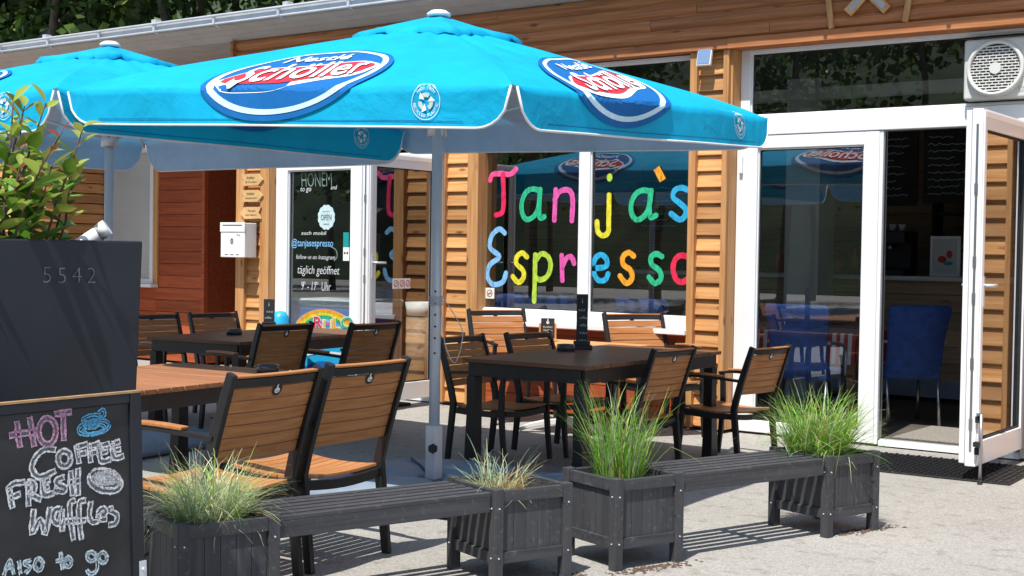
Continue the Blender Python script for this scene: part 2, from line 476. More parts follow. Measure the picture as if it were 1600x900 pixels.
def stroke(mb, pts, width, place, offs=0.0, ends=True, wob=0.0):
    """flat brush stroke of a given width; place(x, y) gives the point in space"""
    n = len(pts); L = []; Rr = []
    nrms = []
    for i in range(n):
        a = pts[max(i - 1, 0)]; b = pts[min(i + 1, n - 1)]
        dx, dy = b[0] - a[0], b[1] - a[1]; q = math.hypot(dx, dy) or 1
        nrms.append((-dy / q, dx / q))
    for i, (x, y) in enumerate(pts):
        nx, ny = nrms[i]; hw = width / 2 * (1 + wob * (rnd.random() - 0.5))
        cx, cy = x + nx * offs, y + ny * offs
        L.append((cx + nx * hw, cy + ny * hw)); Rr.append((cx - nx * hw, cy - ny * hw))
    vs = [place(*p) for p in L] + [place(*p) for p in Rr]
    mb.add(vs, [(i, i + 1, n + i + 1, n + i) for i in range(n - 1)])
    if ends:
        for i, sgn in ((0, -1), (n - 1, 1)):
            x, y = pts[i]; nx, ny = nrms[i]; x += nx * offs; y += ny * offs
            fan = []
            for k in range(9):
                t = PI * k / 8; c, s_ = math.cos(t), math.sin(t) * sgn
                fan.append(place(x + width / 2 * (nx * c + ny * s_), y + width / 2 * (ny * c - nx * s_)))
            mb.add(fan, [tuple(range(9))])

TEXT_CACHE = {}
def text_geo(body, size=1.0, bold=0.0, shear=0.0):
    """outline letters as flat polygons, centred on the origin"""
    key = (body, bold, shear)
    if key not in TEXT_CACHE:
        cu_ = bpy.data.curves.new('lettering', 'FONT'); cu_.body = body; cu_.size = 1.0
        cu_.offset = bold; cu_.shear = shear; cu_.resolution_u = 3
        cu_.align_x = 'CENTER'; cu_.align_y = 'CENTER'
        o = bpy.data.objects.new('lettering', cu_); COL.objects.link(o)
        dg = bpy.context.evaluated_depsgraph_get()
        me = o.evaluated_get(dg).to_mesh()
        TEXT_CACHE[key] = ([(v.co.x, v.co.y) for v in me.vertices], [tuple(p.vertices) for p in me.polygons])
        o.evaluated_get(dg).to_mesh_clear()
        bpy.data.objects.remove(o, do_unlink=True); bpy.data.curves.remove(cu_)
    vs, fs = TEXT_CACHE[key]
    return [(x * size, y * size) for x, y in vs], fs
def put_text(mb, body, place, size, cx=0.0, cy=0.0, bold=0.0, shear=0.0, width=None):
    vs, fs = text_geo(body, size, bold, shear)
    k = 1.0
    if width:
        k = width / (max(v[0] for v in vs) - min(v[0] for v in vs))
    mb.add([place(cx + x * k, cy + y) for x, y in vs], fs)
def disc(mb, place, cx, cy, rx, ry, n=32, rot=0.0, r0=0.0, rings=1):
    """flat disc or ring in a placed 2D space"""
    c, s_ = math.cos(rot), math.sin(rot); vs = []; fs = []
    for q in range(rings + 1):
        f = r0 + (1 - r0) * q / rings
        for k in range(n):
            t = 2 * PI * k / n; a, b = rx * f * math.cos(t), ry * f * math.sin(t)
            vs.append(place(cx + a * c - b * s_, cy + a * s_ + b * c))
    for q in range(rings):
        for k in range(n):
            fs.append((q * n + k, (q + 1) * n + k, (q + 1) * n + (k + 1) % n, q * n + (k + 1) % n))
    mb.add(vs, fs)
    return mb
# brush strokes of the shop lettering (x, z on the glass) and of the chalkboard (metres right and down from its corner)
WINDOW_STROKES=[
('pink',[(-7.629,2.146),(-7.600,2.199),(-7.506,2.205),(-7.394,2.199),(-7.329,2.244)]),
('crimson',[(-7.481,2.196),(-7.471,2.053),(-7.475,1.858),(-7.553,1.819)]),
('green',[(-7.036,2.037),(-7.113,2.056),(-7.189,2.029),(-7.236,1.941),(-7.234,1.843),(-7.185,1.778),(-7.103,1.803),(-7.050,1.891),(-7.036,2.047)]),
('green',[(-7.032,2.050),(-7.043,1.891),(-7.032,1.793),(-6.984,1.801)]),
('magenta',[(-6.862,2.044),(-6.871,1.770)]),
('magenta',[(-6.870,1.957),(-6.811,2.030),(-6.714,2.036),(-6.675,1.955),(-6.681,1.765)]),
('yellow',[(-6.291,1.988),(-6.291,1.753),(-6.295,1.663),(-6.348,1.631),(-6.402,1.668),(-6.413,1.753)]),
('green',[(-5.869,2.014),(-5.948,2.026),(-6.018,1.994),(-6.060,1.920),(-6.058,1.831),(-6.010,1.772),(-5.937,1.797),(-5.884,1.878),(-5.869,2.018)]),
('green',[(-5.865,2.021),(-5.879,1.873),(-5.865,1.793),(-5.814,1.808)]),
('blue',[(-5.512,2.023),(-5.566,2.042),(-5.631,2.022),(-5.646,1.962),(-5.583,1.912),(-5.525,1.861),(-5.528,1.807),(-5.580,1.771),(-5.664,1.822)]),
('sky',[(-7.451,1.651),(-7.516,1.687),(-7.600,1.625),(-7.618,1.514),(-7.511,1.430),(-7.615,1.354),(-7.648,1.253),(-7.582,1.170),(-7.467,1.193),(-7.429,1.277)]),
('yellow',[(-7.173,1.432),(-7.227,1.467),(-7.285,1.431),(-7.289,1.367),(-7.214,1.306),(-7.208,1.239),(-7.266,1.194),(-7.330,1.248)]),
('lime',[(-7.078,1.451),(-7.079,1.246),(-7.082,1.026)]),
('lime',[(-7.077,1.393),(-7.011,1.462),(-6.935,1.436),(-6.905,1.357),(-6.936,1.265),(-7.011,1.224),(-7.069,1.246)]),
('magenta',[(-6.785,1.449),(-6.774,1.226)]),
('magenta',[(-6.777,1.349),(-6.734,1.423),(-6.679,1.439),(-6.650,1.382)]),
('blue',[(-6.441,1.340),(-6.316,1.358),(-6.304,1.418),(-6.362,1.463),(-6.424,1.428),(-6.445,1.332),(-6.394,1.239),(-6.318,1.241),(-6.288,1.294)]),
('orange',[(-6.029,1.456),(-6.082,1.485),(-6.137,1.447),(-6.132,1.380),(-6.057,1.329),(-6.042,1.260),(-6.098,1.216),(-6.164,1.278)]),
('green',[(-5.748,1.456),(-5.804,1.477),(-5.854,1.447),(-5.844,1.385),(-5.771,1.335),(-5.753,1.265),(-5.811,1.223),(-5.871,1.274)]),
('red',[(-5.500,1.459),(-5.570,1.466),(-5.623,1.418),(-5.633,1.337),(-5.599,1.258),(-5.541,1.241),(-5.496,1.268)])]

BOARD_STROKES=[
('rose',[(-0.409,0.055),(-0.400,0.125)]),
('rose',[(-0.369,0.048),(-0.357,0.127)]),
('rose',[(-0.431,0.090),(-0.350,0.089)]),
('rose',[(-0.287,0.094),(-0.290,0.109),(-0.298,0.121),(-0.309,0.127),(-0.321,0.125),(-0.332,0.117),(-0.339,0.104),(-0.342,0.088),(-0.339,0.073),(-0.331,0.061),(-0.320,0.055),(-0.308,0.056),(-0.297,0.064),(-0.289,0.077),(-0.287,0.094)]),
('rose',[(-0.290,0.045),(-0.236,0.044)]),
('rose',[(-0.262,0.046),(-0.263,0.121)]),
('white',[(-0.290,0.144),(-0.326,0.140),(-0.356,0.161),(-0.365,0.188),(-0.342,0.213),(-0.292,0.202)]),
('white',[(-0.241,0.174),(-0.243,0.183),(-0.249,0.190),(-0.258,0.193),(-0.267,0.192),(-0.275,0.187),(-0.280,0.179),(-0.282,0.170),(-0.280,0.161),(-0.274,0.154),(-0.266,0.151),(-0.257,0.152),(-0.248,0.157),(-0.243,0.165),(-0.241,0.174)]),
('white',[(-0.221,0.140),(-0.214,0.191)]),
('white',[(-0.221,0.144),(-0.185,0.140)]),
('white',[(-0.217,0.166),(-0.190,0.163)]),
('white',[(-0.179,0.143),(-0.174,0.193)]),
('white',[(-0.179,0.146),(-0.143,0.142)]),
('white',[(-0.175,0.167),(-0.150,0.164)]),
('white',[(-0.144,0.147),(-0.140,0.192),(-0.107,0.192)]),
('white',[(-0.144,0.150),(-0.111,0.146)]),
('white',[(-0.141,0.170),(-0.116,0.167)]),
('white',[(-0.100,0.147),(-0.094,0.189),(-0.061,0.187)]),
('white',[(-0.100,0.149),(-0.073,0.144)]),
('white',[(-0.097,0.168),(-0.071,0.166)]),
('white',[(-0.437,0.231),(-0.426,0.285)]),
('white',[(-0.441,0.235),(-0.422,0.221),(-0.389,0.221)]),
('white',[(-0.434,0.257),(-0.402,0.251)]),
('white',[(-0.377,0.222),(-0.377,0.287)]),
('white',[(-0.379,0.223),(-0.361,0.227),(-0.360,0.248),(-0.377,0.255)]),
('white',[(-0.373,0.255),(-0.339,0.275)]),
('white',[(-0.332,0.224),(-0.329,0.262),(-0.297,0.262)]),
('white',[(-0.332,0.227),(-0.309,0.224)]),
('white',[(-0.330,0.245),(-0.312,0.242)]),
('white',[(-0.264,0.224),(-0.286,0.228),(-0.286,0.240),(-0.263,0.251),(-0.267,0.263),(-0.297,0.255)]),
('white',[(-0.242,0.209),(-0.237,0.278)]),
('white',[(-0.218,0.205),(-0.219,0.280)]),
('white',[(-0.252,0.241),(-0.213,0.239)]),
('white',[(-0.362,0.299),(-0.369,0.363),(-0.342,0.328),(-0.327,0.370),(-0.311,0.301)]),
('white',[(-0.274,0.310),(-0.296,0.311),(-0.301,0.337),(-0.283,0.349),(-0.272,0.314),(-0.273,0.372)]),
('white',[(-0.229,0.293),(-0.246,0.298),(-0.246,0.342),(-0.237,0.402)]),
('white',[(-0.266,0.347),(-0.223,0.348)]),
('white',[(-0.195,0.297),(-0.216,0.303),(-0.217,0.353),(-0.211,0.405)]),
('white',[(-0.232,0.352),(-0.195,0.353)]),
('white',[(-0.177,0.305),(-0.183,0.343),(-0.172,0.363),(-0.149,0.360)]),
('white',[(-0.155,0.351),(-0.128,0.343),(-0.135,0.329),(-0.151,0.337),(-0.149,0.358),(-0.124,0.361)]),
('white',[(-0.101,0.332),(-0.115,0.337),(-0.089,0.354),(-0.094,0.377),(-0.118,0.379)]),
('white',[(-0.073,0.271),(-0.081,0.280),(-0.095,0.284),(-0.114,0.283),(-0.135,0.278),(-0.155,0.269),(-0.170,0.258),(-0.178,0.246),(-0.179,0.235),(-0.172,0.227),(-0.157,0.222),(-0.139,0.223),(-0.118,0.227),(-0.098,0.236),(-0.083,0.248),(-0.074,0.260),(-0.073,0.271)]),
('white',[(-0.081,0.259),(-0.087,0.265),(-0.099,0.268),(-0.115,0.267),(-0.133,0.262),(-0.150,0.255),(-0.163,0.246),(-0.170,0.236),(-0.171,0.228),(-0.165,0.222),(-0.153,0.219),(-0.137,0.219),(-0.120,0.224),(-0.103,0.231),(-0.089,0.240),(-0.082,0.250),(-0.081,0.259)]),
('pale',[(-0.456,0.460),(-0.438,0.423),(-0.427,0.462)]),
('pale',[(-0.449,0.443),(-0.428,0.444)]),
('pale',[(-0.410,0.432),(-0.407,0.467)]),
('pale',[(-0.375,0.434),(-0.394,0.441),(-0.376,0.455),(-0.391,0.466)]),
('pale',[(-0.337,0.453),(-0.339,0.460),(-0.342,0.465),(-0.348,0.467),(-0.353,0.466),(-0.358,0.462),(-0.362,0.456),(-0.363,0.449),(-0.361,0.442),(-0.358,0.437),(-0.353,0.435),(-0.347,0.436),(-0.342,0.440),(-0.338,0.446),(-0.337,0.453)]),
('pale',[(-0.280,0.431),(-0.275,0.477)]),
('pale',[(-0.294,0.452),(-0.256,0.453)]),
('pale',[(-0.245,0.463),(-0.246,0.469),(-0.249,0.473),(-0.254,0.475),(-0.259,0.474),(-0.263,0.471),(-0.266,0.465),(-0.267,0.460),(-0.266,0.454),(-0.262,0.450),(-0.258,0.448),(-0.253,0.449),(-0.249,0.452),(-0.246,0.457),(-0.245,0.463)]),
('pale',[(-0.164,0.462),(-0.166,0.467),(-0.170,0.471),(-0.176,0.472),(-0.182,0.471),(-0.188,0.467),(-0.192,0.462),(-0.193,0.457),(-0.192,0.451),(-0.188,0.447),(-0.182,0.446),(-0.175,0.447),(-0.170,0.451),(-0.166,0.456),(-0.164,0.462)]),
('pale',[(-0.163,0.457),(-0.160,0.498),(-0.182,0.508),(-0.195,0.495)]),
('pale',[(-0.126,0.472),(-0.127,0.478),(-0.131,0.482),(-0.137,0.484),(-0.143,0.483),(-0.149,0.479),(-0.152,0.473),(-0.154,0.467),(-0.152,0.460),(-0.148,0.456),(-0.142,0.454),(-0.136,0.455),(-0.131,0.459),(-0.127,0.465),(-0.126,0.472)]),
('bluechalk',[(-0.108,0.091),(-0.111,0.099),(-0.121,0.106),(-0.137,0.111),(-0.158,0.114),(-0.178,0.114),(-0.196,0.111),(-0.209,0.106),(-0.214,0.099),(-0.212,0.091),(-0.202,0.084),(-0.186,0.079),(-0.166,0.075),(-0.145,0.075),(-0.127,0.078),(-0.114,0.084),(-0.108,0.091)]),
('bluechalk',[(-0.199,0.070),(-0.190,0.088),(-0.172,0.095),(-0.150,0.091),(-0.137,0.065)]),
('bluechalk',[(-0.138,0.066),(-0.141,0.071),(-0.152,0.075),(-0.167,0.077),(-0.182,0.077),(-0.194,0.075),(-0.199,0.071),(-0.196,0.066),(-0.185,0.062),(-0.171,0.059),(-0.155,0.059),(-0.143,0.062),(-0.138,0.066)]),
('bluechalk',[(-0.137,0.069),(-0.123,0.061),(-0.129,0.046),(-0.144,0.054)]),
('bluechalk',[(-0.125,0.097),(-0.128,0.103),(-0.137,0.108),(-0.151,0.111),(-0.167,0.112),(-0.182,0.111),(-0.193,0.107),(-0.198,0.103),(-0.195,0.097),(-0.186,0.093),(-0.172,0.089),(-0.156,0.088),(-0.141,0.089),(-0.130,0.093),(-0.125,0.097)])]

# ================================================================== THE SETTING
g = MB()
N_ = 40
for i in range(N_ + 1):
    for j in range(N_ + 1):
        g.v.append((-130 + 230 * i / N_, -110 + 230 * j / N_, 0.0))
for i in range(N_):
    for j in range(N_):
        a = i * (N_ + 1) + j
        g.f.append((a, a + N_ + 1, a + N_ + 2, a + 1)); g.mi.append(0); g.sm.append(False)
o = g.build('ground', 'patio_gravel'); o['kind'] = 'structure'

def hillside(name, x0, x1, y0, y1, z0, z1, seed):
    q = random.Random(seed); mb = MB(); nx, ny = 36, 14
    for i in range(nx + 1):
        for j in range(ny + 1):
            t = j / ny
            mb.v.append((x0 + (x1 - x0) * i / nx, y0 + (y1 - y0) * t, z0 + (z1 - z0) * t ** 0.8 + (q.random() - 0.5) * 0.9 * (1 if j else 0)))
    for i in range(nx):
        for j in range(ny):
            a = i * (ny + 1) + j
            mb.f.append((a, a + ny + 1, a + ny + 2, a + 1)); mb.mi.append(0); mb.sm.append(True)
    h = mb.build(name, 'hill_green'); h['kind'] = 'structure'
hillside('wooded_hill', -90, 25, 27, 62, -0.4, 26, 3)
hillside('far_hill', -95, 30, -28, -66, -0.4, 24, 4)

# ------------------------------------------------------------------ the cafe building
cafe = thing('cafe_building', 'low timber-clad cafe with white framed windows, painted shop lettering and a grey eave', 'building', (-6, 10, 0))
CO = Vector((-6, 10, 0))
def cpart(mb, name, mat=None, parent=None, bevel=0.0):
    """shapes are written in world metres and stored relative to the building's base"""
    mb.v = [(x - CO.x, y - CO.y, z - CO.z) for x, y, z in mb.v]
    return mb.build(name, mat, parent or cafe, bevel)

def clapboard(mb, x0, x1, y, z0, z1, pitch=0.133, axis='x'):
    """lapped boards: each one leans out at its lower edge and throws a thin shadow"""
    z = z0
    while z < z1 - 0.01:
        h = min(pitch, z1 - z)
        j = rnd.uniform(-0.002, 0.002)
        zt = z + h - 0.012
        prof = [(0.0, z), (-0.026 + j, z), (-0.030 + j, z + 0.006), (-0.006, zt), (0.0, zt)]
        vs = []
        for xx in (x0, x1):
            for dy, zz in prof:
                vs.append((xx, y + dy, zz) if axis == 'x' else (y - dy, xx, zz))
        n = len(prof)
        fs = [(i, i + 1, n + i + 1, n + i) for i in range(n - 1)] + [tuple(range(n))[::-1], tuple(range(n, 2 * n))]
        mb.add(vs, fs)
        z += pitch
    return mb

# timber strips between the windows: (clapboards, left batten, right board)
def strip_wall(xa, xb, z0, z1, battens):
    mb = MB(); mb.box(xa, xb, 10.03, 10.14, z0, z1)
    clapboard(mb, xa, xb, 10.03, z0 + 0.01, z1)
    cpart(mb, 'clapboard_wall', 'larch_x')
    for x0, x1, y0 in battens:
        cpart(MB().box(x0, x1, y0, 10.17, 0.03, z1), 'post', 'larch_z', bevel=0.004)
strip_wall(-10.80, -10.55, 0.03, 3.16, [(-10.93, -10.80, 9.965), (-10.55, -10.418, 9.955)])
strip_wall(-8.045, -7.768, 0.03, 3.16, [(-8.09, -8.045, 9.965), (-7.768, -7.642, 9.955)])
strip_wall(-5.37, -5.125, 0.03, 3.16, [(-5.435, -5.37, 9.96), (-5.125, -5.075, 9.955)])
strip_wall(-2.625, -2.42, 0.03, 3.16, [(-2.665, -2.625, 9.99), (-2.42, -2.27, 9.955)])
mb = MB(); clapboard(mb, -2.268, 3.5, 10.03, 0.04, 3.16); mb.box(-2.268, 3.5, 10.03, 10.17, 0.03, 3.16)
cpart(mb, 'clapboard_wall', 'larch_x')
# far left: a lit clapboard wall, the dark red recess and its window
mb = MB(); clapboard(mb, -19, -14.9, 10.03, 0.04, 3.69); mb.box(-19, -14.9, 10.03, 10.17, 0.03, 3.69)
cpart(mb, 'clapboard_wall', 'larch_x')
mb = MB(); clapboard(mb, 10.03, 11.3, -14.9, 0.04, 3.55, axis='y')
cpart(mb, 'clapboard_wall', 'larch_y')
mb = MB()
def plank_wall(mb, x0, x1, y, z0, z1, pitch=0.155):
    z = z0
    while z < z1 - 0.02:
        mb.box(x0, x1, y - 0.02, y + 0.02, z, min(z + pitch - 0.006, z1)); z += pitch
plank_wall(mb, -13.86, -12.94, 11.3, 0.03, 3.69)
plank_wall(mb, -14.9, -13.86, 11.3, 0.03, 1.0)
plank_wall(mb, -14.9, -13.86, 11.3, 2.75, 3.69)
cpart(mb, 'red_plank_wall', 'red_stain')
mb = MB(); plank_wall(mb, -12.94, -10.9, 12.3, 0.03, 3.69); mb.box(-12.96, -12.92, 11.32, 12.3, 0.03, 3.69); mb.box(-12.97, -12.915, 11.26, 11.32, 0.03, 3.69)
mb.box(-10.92, -10.86, 10.17, 12.28, 0.03, 3.69)
cpart(mb, 'red_plank_wall', 'red_stain')

def frame(mb, x0, x1, z0, z1, y0, y1, l, r, b, t):
    if l: mb.box(x0, x0 + l, y0, y1, z0, z1)
    if r: mb.box(x1 - r, x1, y0, y1, z0, z1)
    if b: mb.box(x0 + l, x1 - r, y0, y1, z0, z0 + b)
    if t: mb.box(x0 + l, x1 - r, y0, y1, z1 - t, z1)
    return mb
def window(x0, x1, z0, z1, y, l, r, b, t, mull=(), gl='window_glass', depth=0.09):
    mb = frame(MB(), x0, x1, z0, z1, y, y + depth, l, r, b, t)
    for a, c in mull: mb.box(a, c, y + 0.002, y + depth - 0.002, z0 + b, z1 - t)
    # slim inner sash lip round each pane
    edges = [x0 + l] + [v for m_ in mull for v in m_] + [x1 - r]
    for i in range(0, len(edges), 2):
        frame(mb, edges[i], edges[i + 1], z0 + b, z1 - t, y + 0.018, y + 0.045, 0.011, 0.011, 0.011, 0.011)
    wn = cpart(mb, 'window', 'white_pvc', bevel=0.005)
    for i in range(0, len(edges), 2):
        p = MB(); p.box(edges[i], edges[i + 1], y + 0.046, y + 0.052, z0 + b, z1 - t)
        p = MB().add([(edges[i], y + 0.048, z0 + b), (edges[i + 1], y + 0.048, z0 + b), (edges[i + 1], y + 0.048, z1 - t), (edges[i], y + 0.048, z1 - t)], [(0, 1, 2, 3)])
        cpart(p, 'pane', gl, wn)
        q_ = frame(MB(), edges[i] + 0.0115, edges[i + 1] - 0.0115, z0 + b + 0.0115, z1 - t - 0.0115, y + 0.036, y + 0.0465, 0.006, 0.006, 0.006, 0.006)
        cpart(q_, 'gasket', 'rubber', wn)
    return wn

WY = 10.055
# lettered shop window
shop = window(-7.680, -5.455, 0.842, 2.460, WY, 0.020, 0.010, 0.10, 0.05, [(-6.588, -6.473)])
YL = WY + 0.043
def glass_xy(x, z): return (x, YL, z)
for word in (WINDOW_STROKES[:10], WINDOW_STROKES[10:]):
    lett = MB()
    for i_, (c, pts) in enumerate(word):
        lett.mat('paint_' + c)
        stroke(lett, smooth_path(pts, 6), 0.050, lambda x, z, i_=i_, dx=0.02 if c in ('sky', 'pink', 'crimson') else 0: (x + dx, YL - 0.0007 * i_, z), wob=0.16)
    if word is not WINDOW_STROKES and word[0][0] == 'pink':
        lett.mat('paint_lime'); disc(lett, glass_xy, -6.292, 2.144, 0.029, 0.036)
        lett.mat('paint_orange'); stroke(lett, [(-5.814, 2.215), (-5.780, 2.16), (-5.749, 2.107)], 0.066, lambda x, z: (x, YL - 0.010, z), ends=False)
    cpart(lett, 'lettering', None, shop)
st = MB().mat('paper').box(-7.645, -7.542, YL - 0.001, YL + 0.002, 1.035, 1.135)
st.mat('ink'); disc(st, lambda x, z: (x, YL - 0.004, z), -7.593, 1.085, 0.034, 0.034, r0=0.86)
st.mat('sign_red'); stroke(st, [(-7.618, 1.06), (-7.568, 1.11)], 0.006, lambda x, z: (x, YL - 0.006, z))
st.mat('ink'); stroke(st, [(-7.617, 1.083), (-7.570, 1.083)], 0.006, lambda x, z: (x, YL - 0.005, z))
cpart(st, 'no_smoking_sticker', None, shop)
cpart(MB().box(-7.69, -5.425, 9.93, WY - 0.002, 0.800, 0.842), 'window_sill', 'white_pvc', shop, bevel=0.004)
# panel under the shop window
mb = MB(); plank_wall(mb, -7.612, -5.438, 10.10, 0.03, 0.80, 0.14)
cpart(mb, 'apron_panel', 'red_stain')
# band of narrow windows above
window(-7.640, -5.43, 2.52, 3.155, WY, 0.05, 0.03, 0.05, 0.03)
window(-10.375, -8.10, 2.47, 3.15, WY, 0.05, 0.05, 0.05, 0.03)
cpart(MB().box(-7.615, -5.436, 10.02, 10.16, 2.456, 2.518), 'transom_board', 'larch_x')
# shop front: transom light, fixed side panel and doorway
cpart(MB().box(-5.073, -5.052, 9.99, 10.165, 2.61, 3.16), 'post', 'larch_z', bevel=0.003)
cpart(MB().box(-5.0735, -5.0715, 9.99, 10.12, 0.03, 2.605), 'post', 'larch_z', bevel=0.003)
SY = 10.13
window(-5.05, -2.66, 2.612, 3.175, SY, 0.085, 0.02, 0.012, 0.035)
cpart(MB().box(-5.07, -2.66, SY - 0.012, SY + 0.09, 2.462, 2.609), 'transom_bar', 'white_pvc', bevel=0.006)
side = window(-5.07, -3.853, 0.02, 2.458, SY - 0.006, 0.185, 0.125, 0.085, 0.105)
cpart(MB().box(-5.040, -5.010, SY - 0.035, SY - 0.008, 2.15, 2.30), 'hinge_cover', 'white_pvc', side, bevel=0.006)
mb = MB().mat('white_pvc').box(-3.851, -3.823, SY, SY + 0.09, 0.02, 2.458)
mb.mat('steel').box(-3.8225, -3.815, SY + 0.02, SY + 0.06, 0.061, 2.45)
mb.mat('white_pvc').box(-2.742, -2.70, SY, SY + 0.09, 0.02, 2.458)
mb.mat('white_pvc').box(-3.81, -2.743, SY - 0.01, SY + 0.10, 0.012, 0.052)
mb.mat('zinc').box(-3.81, -2.743, SY + 0.02, SY + 0.06, 0.0521, 0.060)
cpart(mb, 'door_frame')
# the open right door leaf stands out from the wall
def door_leaf(xh, y0, y1, z0, z1, gl, stile=0.10, top=0.13, bot=0.16, th=0.07, handle_z=1.30):
    mb = MB()
    y0s = y0 + stile; y1s = y1 - stile
    mb.box(xh - th / 2, xh + th / 2, y0, y0s, z0, z1); mb.box(xh - th / 2, xh + th / 2, y1s, y1, z0, z1)
    mb.box(xh - th / 2, xh + th / 2, y0s, y1s, z0, z0 + bot); mb.box(xh - th / 2, xh + th / 2, y0s, y1s, z1 - top, z1)
    # raised glazing bead and rebate lip
    for sx in (-1, 1):
        a, b = sorted((xh + sx * th / 2, xh + sx * (th / 2 + 0.010)))
        mb.box(a, b, y0 + 0.012, y0 + 0.046, z0 + 0.012, z1 - 0.012); mb.box(a, b, y0 + 0.0462, y1 - 0.012, z1 - 0.055, z1 - 0.012)
    mb.box(xh - th / 2 - 0.035, xh - th / 2 - 0.002, y0 - 0.016, y0 + 0.03, z0 + 0.02, z1 - 0.01)
    d = cpart(mb, 'door_leaf', 'white_pvc', bevel=0.004)
    mb = MB().add([(xh, y0s, z0 + bot), (xh, y1s, z0 + bot), (xh, y1s, z1 - top), (xh, y0s, z1 - top)], [(0, 1, 2, 3)])
    cpart(mb, 'pane', gl, d)
    mb = MB()
    for sx in (-1, 1):
        a, b = sorted((xh + sx * 0.001, xh + sx * 0.022))
        mb.box(a, b, y0s + 0.0005, y0s + 0.008, z0 + bot + 0.0005, z1 - top - 0.0005).box(a, b, y1s - 0.008, y1s - 0.0005, z0 + bot + 0.0005, z1 - top - 0.0005).box(a, b, y0s + 0.0085, y1s - 0.0085, z0 + bot + 0.0005, z0 + bot + 0.008).box(a, b, y0s + 0.0085, y1s - 0.0085, z1 - top - 0.008, z1 - top - 0.0005)
    cpart(mb, 'gasket', 'rubber', d)
    mb = MB()
    mb.box(xh - 0.008, xh + 0.008, y0 - 0.0035, y0 - 0.0005, z0 + 0.10, z1 - 0.10)
    for zz in (0.35, 0.75, 1.18, 1.42, 1.9): mb.box(xh - 0.012, xh + 0.012, y0 - 0.007, y0 - 0.0036, zz, zz + 0.07)
    cpart(mb, 'lock_strip', 'steel', d)
    for sx in (-1, 1):
        mb = MB()
        mb.box(xh + sx * (th / 2 + 0.011) - 0.004, xh + sx * (th / 2 + 0.011) + 0.004, y0 + 0.04, y0 + 0.07, handle_z - 0.14, handle_z + 0.06)
        mb.tube([(xh + sx * (th / 2), y0 + 0.055, handle_z), (xh + sx * (th / 2 + 0.055), y0 + 0.055, handle_z), (xh + sx * (th / 2 + 0.06), y0 + 0.075, handle_z), (xh + sx * (th / 2 + 0.06), y0 + 0.175, handle_z)], 0.011, 10)
        cpart(mb, 'door_handle', 'zinc', d)
    return d
rd = door_leaf(-2.735, 8.93, 10.08, 0.105, 2.46, 'leaf_glass')
# folding door stop on the free edge
mb = MB().mat('rubber')
mb.box(-2.70, -2.665, 8.905, 8.965, 0.40, 0.44); mb.box(-2.70, -2.665, 8.90, 8.965, 0.19, 0.235); mb.box(-2.70, -2.66, 8.87, 8.93, 0.245, 0.275)
mb.mat('steel').tube([(-2.655, 8.89, 0.46), (-2.655, 8.89, 0.03)], 0.011, 8)
mb.mat('rubber').lathe([(0.017, 0.0), (0.017, 0.03), (0.0, 0.03)], (-2.655, 8.89, 0.001), 10)
mb.mat('steel').bar((-2.67, 8.89, 0.46), (-2.69, 8.97, 0.45), 0.03, 0.012)
cpart(mb, 'door_stop', None, rd)
# left doorway: closed glazed door, open leaf beside it
ld = window(-10.415, -9.215, 0.02, 2.43, WY, 0.17, 0.13, 0.30, 0.135)
txt = MB()
YD = WY + 0.043
gxz = lambda x, z: (x, YD, z)
txt.mat('chalk_white')
put_text(txt, 'to go', gxz, 0.075, -10.02, 2.10, shear=0.2)
put_text(txt, 'and', gxz, 0.06, -9.62, 2.11, shear=0.2)
put_text(txt, 'follow us on Instagram', gxz, 0.065, -9.87, 1.39, -0.006, 0.2, width=0.56)
put_text(txt, 't\u00e4glich ge\u00f6ffnet', gxz, 0.125, -9.83, 1.255, -0.008, 0.15, width=0.60)
put_text(txt, '9  - 17   Uhr', gxz, 0.135, -9.86, 1.085, -0.008, 0.12, width=0.42)
put_text(txt, 'oo', gxz, 0.06, -10.035, 1.125); put_text(txt, 'oo', gxz, 0.06, -9.855, 1.125)
put_text(txt, 'auch mobil', gxz, 0.055, -9.90, 1.64, 0, 0.15, width=0.36)
txt.mat('paint_sky'); put_text(txt, '@tanjasespresso', gxz, 0.105, -9.92, 1.535, 0.004, 0.1, width=0.60)
txt.mat('chalk_green' if 'chalk_green' in MATS else 'chalk_pale'); put_text(txt, 'HONEM', gxz, 0.21, -9.86, 2.185, -0.012, -0.1, width=0.44)
stroke(txt, smooth_path([(-9.67, 1.51), (-9.58, 1.47), (-9.56, 1.40), (-9.60, 1.36)], 5), 0.010, gxz)
cpart(txt, 'lettering', None, ld)
op = MB().mat('paint_paleaqua' if 'paint_paleaqua' in MATS else 'paper')
N = 96
outl = []
for k in range(N):
    t = 2 * PI * k / N
    rr = 0.115 + 0.010 * abs(math.sin(6 * t)) ** 0.6
    outl.append((-9.715 + rr * 0.98 * math.cos(t), 1.805 + rr * 1.05 * math.sin(t)))
op.add([(x, YD - 0.003, z) for x, z in outl], [tuple(range(N))])
op.mat('ink'); pl = lambda x, z: (x, YD - 0.005, z)
put_text(op, 'OPEN', pl, 0.085, -9.715, 1.80, width=0.15)
put_text(op, 'come in we are', pl, 0.024, -9.715, 1.865, width=0.10); put_text(op, 'welcome', pl, 0.028, -9.715, 1.735, shear=0.3, width=0.08)
cpart(op, 'open_sign', None, ld)
mb = MB().mat('sign_teal').box(-9.475, -9.40, YD - 0.002, YD + 0.001, 1.50, 1.65)
mb.mat('paper').box(-9.475, -9.39, YD - 0.002, YD + 0.001, 1.36, 1.498); mb.mat('ink')
disc(mb, lambda x, z: (x, YD - 0.004, z), -9.45, 1.44, 0.012, 0.012); disc(mb, lambda x, z: (x, YD - 0.004, z), -9.415, 1.44, 0.012, 0.012)
cpart(mb, 'door_notice', None, ld)
